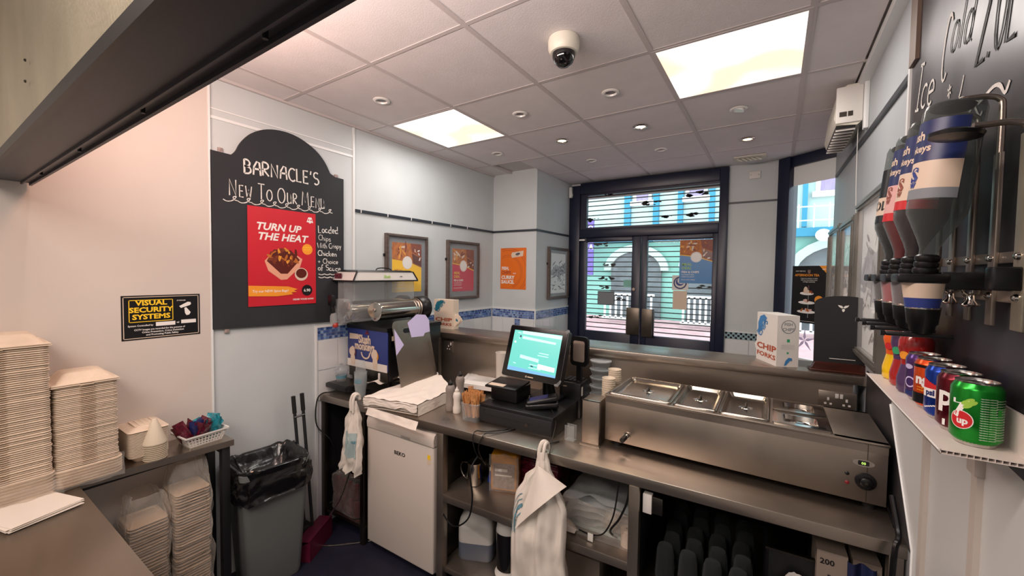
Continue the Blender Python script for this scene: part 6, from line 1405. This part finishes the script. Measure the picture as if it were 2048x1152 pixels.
# upturned glasses right section
t=thing('drinking_glass','upturned drinking glass, first from the counter leg in the front row','glass',(-.355,1.77,.441),0,'upturned glasses under the right worktop')
b=MB('glassware').lathe((0,0,0),[(.040,0),(.038,.04),(.033,.115),(.028,.132),(.018,.137),(0,.137)],24,cap=False); b.lathe((0,0,.003),[(.037,0),(.035,.04),(.030,.112),(.0,.118)],24,cap=False); b.done('glass_body',t)
b=MB('glassware')
for k in range(12): a=k*R(30); b.tube([(.0385*math.cos(a),.0385*math.sin(a),.03),(.0335*math.cos(a),.0335*math.sin(a),.11)],.0014,5)
b.done('ribs',t,kind='stuff')
n_=0
for j in range(5):
    for i in range(4):
        if (i,j)==(0,0): continue
        dup(t,(-.355+i*.091+(j%2)*.01,1.77+j*.092,.441),(0,0,random.random()),label='upturned drinking glass, %s from the counter leg in the %s row'%(('first','second','third','last')[i],('front','second','middle','fourth','rearmost')[j]))
t=thing('dark_crate','shallow black plastic crate under the right worktop beside the glasses','crate',(.10,1.90,.441),CA)
b=MB('black_metal'); b.box(-.10,-.12,0,.06,-.112,.26); b.box(-.10,-.12,0,-.092,.10,.26); b.box(.052,-.12,0,.06,.1,.26); b.box(-.1,-.12,0,.06,.1,.01); b.done('crate_body',t); MB('steel_dark').box(-.104,-.124,.26,.064,-.108,.268).done('crate_rim',t)
p=P(1640,1095,y=1.74); t=thing('printed_carton','grey carton with black printed lettering under the right worktop','box',(.155,1.75,.441),R(2))
MB('cardboard').box(0,0,0,.085,.14,.33).done('carton',t); b=MB('black').text('200',(.008,-.001,.285),X_,Z_,.020,bold=.02); b.text('Black F',(.03,-.001,.235),X_,Z_,.017,bold=.02); b.text('Spoons',(.03,-.001,.210),X_,Z_,.017,bold=.02); b.done('lettering',t,smooth=0)
t=thing('carton','plain grey carton with a navy cloth hanging over it','box',(.255,1.77,.441),R(2)); MB('cardboard').box(0,0,0,.075,.14,.32).done('carton_body',t)
b=MB('glove_blue').grid(lambda u,v:Vector((.238+.075*u,1.752-.012*math.sin(u*9)-.01*v,.76-.13*v)),14,8); b.done('navy_cloth',label='navy cloth draped in front of the right carton',cat='cloth')
t=thing('white_cloth','crumpled white cloth in front of the dark crate','cloth',(.10,1.72,.60)); b=MB('milk_jug').grid(lambda u,v:Vector(((u-.5)*.11,.04*math.sin(v*3),.05*math.sin(u*3.1)*math.sin(v*3.1)+.02*noise.noise(Vector((u*6,v*6,1))))),14,12); b.done('cloth_body',t)
b=MB('cardboard').box(-.05,-.03,-.159,.06,.05,.0); b.done('cloth_box',t)
cable('thick black flex running down at the right end of the worktop',[(.350,1.80,1.0),(.352,1.72,.93),(.345,1.675,.915),(.335,1.655,.90),(.330,1.650,.80),(.325,1.65,.6)],.008)
cable('black flex from the food warmer down the right wall',[(.352,2.2,1.05),(.358,2.05,.97),(.357,1.9,.93),(.352,1.75,.92)],.006)
# ================================================================== RIGHT WALL: CHALK PANEL, OPTICS, CAN SHELF
PX=.362
t=thing('chalk_panel','dark metal menu panel with a handwritten cold drinks offer on the right wall','chalkboard',(PX,.7,1.44))
MB('board_steel_dark').box(0,-1.4,0,.006,1.17,CEIL-1.44-.04).done('panel',t)
MB('strip_white').box(-.006,1.172,-.02,.004,1.192,CEIL-1.44-.04).done('edge_strip',t)
MB('trunking').rbox(-.012,1.10,.80,.0,1.172,CEIL-1.44-.04,.003).done('trunking',t,label='beige cable trunking') if False else None
b=MB('chalk'); o_=Vector((PX,.7,1.44))
def rline(txt,u0,v0,u1,v1,h,w,track=.1,slant=0):
    a=P(u0,v0,x=PX-.001)-o_; c=P(u1,v1,x=PX-.001)-o_; rt=(c-a).normalized(); up=Vector((0,-rt.z*-1,0)); up=Vector((0,rt.z,-rt.y)); up=up if up.z>0 else -up
    L=sum((G[q][0]+track) for q in txt)*h
    hand(b,txt,a,rt,up,h,w,sx=(c-a).length/L,slant=slant,track=track)
rline('Ice',1832,222,1868,205,.13,.009,.1,.15); b.done('chalk_word',t,smooth=0); b=MB('chalk'); rline('C',1880,165,1893,160,.16,.010); b.done('chalk_letter',t,smooth=0); b=MB('black_matt'); rline('old',1899,108,1946,78,.14,.007,.1,.2); b.done('worn_word',t,smooth=0,label='faded dark handwriting')
b=MB('trunk_brown'); b.box(-.010,1.095,.985,-.0,1.17,CEIL-1.44-.04); b.done('trunking',t,label='brown vertical trunking above the panel corner')
b=MB('black_matt'); rline('2.0L',1950,135,2040,60,.18,.010,.1,.2); b.done('worn_lettering',t,smooth=0,label='faded dark handwritten price')
b=MB('chalk')
def free(pts,w=.009):
    q=[P(u,v,x=PX-.001)-o_ for u,v in pts]; q=smoothpath(q,4)
    b.stroke([(-p.y,p.z) for p in q],(-.0005,0,0),Vector((0,-1,0)),Z_,w)
free([(1922,210),(1918,200),(1930,196),(1938,205),(1948,196),(1958,205),(1985,175),(2000,170),(2010,185),(2020,160)]); free([(1928,150),(1922,180),(1918,195)],.006); free([(1936,230),(1948,212),(1958,232),(1965,222)],.007)
rline('*',1895,205,1905,195,.06,.005); b.done('chalk_flourish',t,smooth=0)
# ---- optic rack
UY=[1.02,1.125,1.23,1.335,1.43]
rk=thing('optics_rack','flat steel bar rack with bolts holding five spirit optics on the chalk panel','rack',(.35,1.2,1.66)); 
for i,y in enumerate(UY):
    b=MB('steel' if i else 'galvanised'); w=.013 if i else .019; b.rbox(-.012,y-1.2-w,-.02,-.006,y-1.2+w,.31 if i==0 else .30,.001); b.done('upright_bar',rk)
for z in (.105,.035):
    MB('steel').rbox(-.006,-.30,z-.010,.0,.26,z+.010,.001).done('cross_bar',rk)
b=MB('steel_bright')
for y in UY:
    for z in (.105,.035): b.lathe((-.012,y-1.2,z),[(.007,0),(.006,.004),(.003,.006),(0,.006)],12,(-1,0,0))
b.done('bolt',rk,kind='stuff')
def rodpts(y,xt,zt,drop): return smoothpath([(.342,y,1.93),(.342,y,zt-.03),(.338,y,zt-.008),(.320,y,zt),(.29,y-.002,zt),(xt,y-.004,zt-drop)],6)
# syrup optics
BX=.25
def bottle(y,lab,mats,ztop,labels,i):
    """upside-down litre bottle with optic measure underneath"""
    t=thing('optic_bottle',lab,'bottle',(BX,y,1.735),rot=(0,R(5.5),0)); r=.044; H=ztop-1.735
    glass,fill,frac=mats
    sh=1.865-1.735; nk=1.79-1.735
    prof=[(.013,.018),(.014,nk-.005),(.020,nk+.012),(r*.97,sh-.012),(r,sh),(r,H-.012),(r*.93,H-.002),(r*.6,H-.004),(0,H-.012)]
    MB(glass).lathe((0,0,0),prof,32,cap=False).done('bottle_glass',t,smooth=30)
    if fill:
        zf=H*frac; k=.93; pf=[(.011,.02),(.0125,nk-.005),(.0185,nk+.012)]
        if zf>sh: pf+=[(r*.92,sh-.012),(r*.94,sh),(r*.94,zf),(0,zf)]
        MB(fill).lathe((0,0,0),pf,28,cap=False).done('syrup',t,smooth=30)
    b=MB('white')
    for (m,f0,f1) in labels:
        b.m(m).lathe((0,0,0),[(r+.0006,H*f0),(r+.0006,H*f1)],40,cap=False,a0=150,a1=290)
    b.done('label',t,smooth=60)
    b=MB('black')
    b.lathe((0,0,.0),[(.017,.0),(.019,.003),(.019,.010),(.016,.012),(.0185,.015),(.0185,.022),(.016,.024),(.0185,.027),(.0185,.034),(.015,.038)],24); b.done('ribbed_collar',t)
    return t
def wrapprint(b,r,fn):
    """map flat (s,z) verts built on plane y=0 to a cylinder"""
    pass
def optic(y,i,win,lab):
    t=thing('optic_measure',lab,'optic',(BX,y,1.735))
    b=MB('black'); b.rbox(-.045,-.030,-.018,.030,.030,.0,.004); b.rbox(.02,-.014,-.03,.10,.014,.004,.003); b.done('clamp_arm',t)
    b=MB('clear_plastic').lathe((0,0,-.018),[(.032,0),(.031,-.004),(.025,-.052)],24,cap=False); b.done('measure_glass',t)
    if win=='clear':
        b=MB('label_cream').lathe((0,0,-.018),[(.0326,-.001),(.029,-.030)],24,cap=False,a0=170,a1=320); b.m('navy_print').lathe((0,0,-.018),[(.029,-.030),(.0262,-.050)],24,cap=False,a0=170,a1=320); b.done('measure_label',t)
    else: MB(win).lathe((0,0,-.018),[(.029,-.001),(.024,-.05)],24).done('measure_fill',t)
    MB('steel_bright').lathe((0,0,-.070),[(.0262,.0),(.0266,.002),(.0262,.004)],24,cap=False).done('measure_ring',t)
    MB('black').lathe((0,0,-.070),[(.026,0),(.023,-.030),(.020,-.033),(.018,-.045),(.013,-.050),(0,-.050)],24).done('optic_cup',t)
    b=MB('black').rbox(-.055,-.007,-.128,.045,.007,-.119,.003); b.tube([(-.055,0,-.1235),(-.062,0,-.1235)],.006,8); b.done('push_bar',t)
    b=MB('steel_bright').lathe((.065,0,-.03),[(.014,0),(.012,-.006),(.006,-.010),(.007,-.020),(.014,-.028),(.010,-.032),(0,-.033)],18); b.done('thumb_screw',t)
def arm(y,i,ztop,r=.0052,drop=0,disc=False):
    bx_=BX+(.006 if disc else .026); b=MB('steel').tube(rodpts(y,bx_+.02,ztop,drop),r,10); t=b.done('rod',rk,world=True)
    MB('black' if disc else 'black_metal').lathe(Vector((bx_,y-.004,ztop-drop-.006)),[(.0,-.014),(.034 if disc else .030,-.010),(.036 if disc else .033,-.004),(.02,.003),(0,.004)],28,(.12,0,1)).done('disc_cap',t,world=True)
arm(1.02,0,1.988,drop=.0,disc=True)
specs=[(1.125,'nearest upside down syrup bottle, almost empty, with navy and cream label',('bottle_glass',None,0),2.062,[('label_navy',.66,.90),('label_cream',.50,.66),('mount_grey',.44,.50)],'clear','nearest optic measure with white and blue band'),
 (1.23,'second upside down syrup bottle with crimson liquid and navy label',('bottle_glass','syrup_crimson',.55),2.062,[('label_navy',.66,.90),('label_cream',.48,.66),('print_red',.42,.48)],'syrup_crimson','second optic measure with dark crimson liquid'),
 (1.335,'third upside down syrup bottle with bright red liquid',('bottle_glass','syrup_red',.5),2.062,[('label_navy',.64,.90),('label_pink',.44,.64),('print_red',.38,.44)],'syrup_red','third optic measure with bright red liquid'),
 (1.43,'farthest upside down syrup bottle with black cola liquid',('bottle_glass','syrup_dark',.6),2.062,[('black',.60,.82),('label_cream',.46,.60),('black',.40,.46)],'syrup_dark','farthest optic measure with black liquid')]
for i,(y,lab,ms,zt_,lb,win,lo) in enumerate(specs):
    bt=bottle(y,lab,ms,zt_,lb,i); optic(y,i,win,lo); arm(y,i+1,zt_+.006)
    r=.0452
    b=MB('label_cream' if i<3 else 'black')
    H=zt_-1.735
    def cyltext(b,txt,th0,z,h,rr,bold=.03):
        k=len(b.v); b.text(txt,(0,0,0),X_,Z_,h,bold=bold,d=0)
        for n in range(k,len(b.v)):
            x,_,zz=b.v[n]; a=R(th0)+x/rr; b.v[n]=(rr*math.cos(a),rr*math.sin(a),z+zz)
    if i<3:
        cyltext(b,'Slush',146,H*.79,.018,r); cyltext(b,'monkeys',140,H*.72,.014,r); b.m('monkey' if i else 'navy_print'); cyltext(b,'S',186,H*.545,.028,r,.05); cyltext(b,'w',188,H*.51,.014,r,.05)
    else: cyltext(b,'COLA',142,H*.50,.024,r)
    b.done('label_print',bt,smooth=0)
# empty optic clamp at the nearest position
t=thing('optic_clamp','empty black optic clamp at the nearest rack position','clamp',(BX,1.02,1.735)); MB('black').rbox(.055,-.016,-.028,.098,.018,.012,.004).done('clamp_body',t)
# ---- can shelf of twin wall plastic
SZ=1.43; SX0=.250
t=thing('can_shelf','white twin wall plastic shelf carrying cans and bottles on the right wall','shelf',(SX0,.985,SZ))
b=MB('shelf_white'); 
b.box(0,0,-.0012,.114,.66,0); b.box(0,0,-.0075,.114,.66,-.0063); b.box(0,0,-.0075,.001,.66,0)
b.done('shelf_board',t)
n=14
b0=MB('shelf_white').box(0,0,-.0063,.0008,.66,-.0012).done('shelf_rib',t,smooth=0); b0.location=(.008,0,0)
for k in range(1,n): c=b0.copy(); COL.objects.link(c); c.parent=t; c.location=(.008+k*.008,0,0)
b=MB('shelf_white'); b.box(.104,0,0,.109,.66,.068); b.done('upstand',t)
b=MB('white').tube([(-.001,0,-.001),(-.001,.66,-.001)],.0022,6); b.done('front_edge',t)
b=MB('black_metal').prism([(.0,0),(.0,-.026),(-.005,-.030),(-.012,-.024),(-.030,-.004),(-.030,0)],(.112,.012,-.0078),X_,Z_,.006); b.done('bracket',t)

def cylpatch(b,m,th0,z0,th1,z1,rr,n=10):
    b.m(m); vs=[]
    for i in range(n+1):
        a=R(th0+(th1-th0)*i/n); vs+=[(rr*math.cos(a),rr*math.sin(a),z0),(rr*math.cos(a),rr*math.sin(a),z1)]
    b._add(vs,[(2*i,2*i+2,2*i+3,2*i+1) for i in range(n)])
def cyldisc(b,m,th,z,rx,rr,ry=None,tilt=0):
    b.m(m); ry=ry or rx; vs=[]; rings=4; n=24
    vs.append((rr*math.cos(R(th)),rr*math.sin(R(th)),z))
    for j in range(1,rings+1):
        for i in range(n):
            a=6.2832*i/n; s=rx*j/rings*math.cos(a); q=ry*j/rings*math.sin(a); s,q=s*math.cos(tilt)-q*math.sin(tilt),s*math.sin(tilt)+q*math.cos(tilt); g=R(th)+s/rr
            vs.append((rr*math.cos(g),rr*math.sin(g),z+q))
    fs=[(0,1+i,1+(i+1)%n) for i in range(n)]
    for j in range(rings-1): fs+=[(1+j*n+i,1+(j+1)*n+i,1+(j+1)*n+(i+1)%n,1+j*n+(i+1)%n) for i in range(n)]
    b._add(vs,fs)
def can(y,m,lab,pr,x=.31):
    t=thing('drinks_can',lab,'can',(x,y,SZ)); r=.033
    MB(m).lathe((0,0,0),[(.025,.004),(.0285,.0085),(r,.014),(r,.100),(.0315,.104),(.0275,.1115)],40,cap=False).done('can_body',t)
    b=MB('can_metal').lathe((0,0,0),[(.0275,.1115),(.0282,.113),(.0282,.1150),(.0268,.1150),(.0262,.1115),(.022,.1118),(0,.1118)],36,cap=False); b.done('can_top',t); b=MB('can_metal').lathe((0,0,0),[(.0,.006),(.023,.001),(.025,.001),(.026,.005),(.0285,.0088)],36,cap=False); b.done('can_base',t)
    b=MB('can_metal').prism([(p[0],p[1]) for p in ell(-.004,0,.011,.0075,16)],(0,0,.1122),X_,Y_,.0012); b.done('ring_pull',t)
    b=MB('white'); pr(b,r+.0003); b.done('can_print',t,smooth=40); return t
# surface angle that faces the camera from each can: about -107 deg
def p7(b,r):
    cylpatch(b,'lime',215,.088,330,.094,r,24) if False else None
    cyldisc(b,'print_white',222,.046,.0165,r+.0002); cyldisc(b,'print_red',222,.046,.0152,r+.0004)
    b.m('print_white'); cyltext(b,'up',212,.0395,.0115,r+.0006,.04); cyltext(b,'7',200,.052,.030,r+.0006,.05)
    for th,z in ((232,.078),(240,.082),(236,.072),(246,.078)): cyldisc(b,'lime',th,z,.007,r+.0004,.0035,.6)
    b.m('print_white')
    for k in range(18):
        cyltext(b,'ingredients carbonated',262,.088-k*.0042,.0017,r+.0005,.01)
    for k in range(16): cyltext(b,'nutrition per 100ml',296,.086-k*.0045,.0018,r+.0005,.01)
    cylpatch(b,'can_green',300,.06,312,.072,r+.0008,4)
can(1.055,'can_green','bright green lemonade can at the near end of the white shelf',p7)

def pd(b,r): b.m('print_white'); cyltext(b,'pe',197,.052,.040,r+.0004,.03); cylpatch(b,'print_white',214,.012,222,.024,r+.0004,4)
can(1.13,'can_maroon','maroon drinks can with large white letters second on the shelf',pd)
def pp_(b,r):
    for k in range(12): cylpatch(b,'print_red',180+k*7,.062-.0012*k,187+k*7,.086-.0020*k,r+.0003,2)
    cylpatch(b,'print_white',180,.046,262,.064,r+.0004,12); b.m('navy'); cyltext(b,'psi',196,.0505,.012,r+.0007,.05)
    for k in range(8): a0=190+k*8; cylpatch(b,'print_white',a0,.022+.0016*k,a0+8,.0245+.0016*k,r+.0004,2)
can(1.205,'can_blue','blue can with red and white swirl third on the shelf',pp_)
def pt(b,r): cylpatch(b,'can_black',150,.013,330,.036,r+.0002,20); cylpatch(b,'can_black',150,.094,330,.1005,r+.0002,20); b.m('print_white'); cyltext(b,'ngo',198,.058,.022,r+.0004,.05); b.m('orange'); [cyltext(b,'orange',205,.048-k*.006,.004,r+.0004,.02) for k in range(2)]
can(1.285,'can_orange','orange and black can fourth on the shelf',pt)
def pu(b,r): cyldisc(b,'lilac',212,.045,.013,r+.0003); cyldisc(b,'can_purple',212,.045,.010,r+.0005); cyldisc(b,'lilac',205,.082,.010,r+.0004,.006); cylpatch(b,'navy',190,.013,260,.024,r+.0003,8)
can(1.358,'can_purple','purple drinks can fifth on the shelf',pu)
def drink(y,lab,fill,lm,cap,caph,h,r,x=.31,extra=None):
    t=thing('drink_bottle',lab,'bottle',(x,y,SZ))
    MB(fill).lathe((0,0,0),[(r*.8,0),(r,.006),(r*1.02,.035),(r*.78,.075),(r*.80,.085),(r*.98,.115),(r*.97,.135),(r*.55,.170),(.013,h-.012),(.013,h)],32).done('bottle_body',t,smooth=60)
    MB(lm).lathe((0,0,0),[(r*.795,.073),(r*.815,.085),(r*1.0,.115),(r*.99,.134),(r*.86,.148)],32,cap=False).done('label',t,smooth=60)
    MB(cap).lathe((0,0,h-.004),[(.0155,0),(.0155,caph),(.013,caph+.002),(0,caph+.002)],20).done('cap',t)
    b=MB('print_white'); cyldisc(b,extra or 'lime',215,.098,.013,r*.955,.010); b.done('label_print',t,smooth=0)
drink(1.432,'clear brown drink bottle with pictured label sixth on the shelf','juice_purple','juice_red','black',.016,.20,.034,extra='orange')
drink(1.51,'red fruit drink bottle with purple label and pink cap','juice_red','juice_purple','cap_pink',.020,.215,.034,extra='green_print')
drink(1.595,'yellow fruit drink bottle with orange label and white cap','juice_yellow','juice_orange','cap_white',.022,.215,.035,extra='print_red')
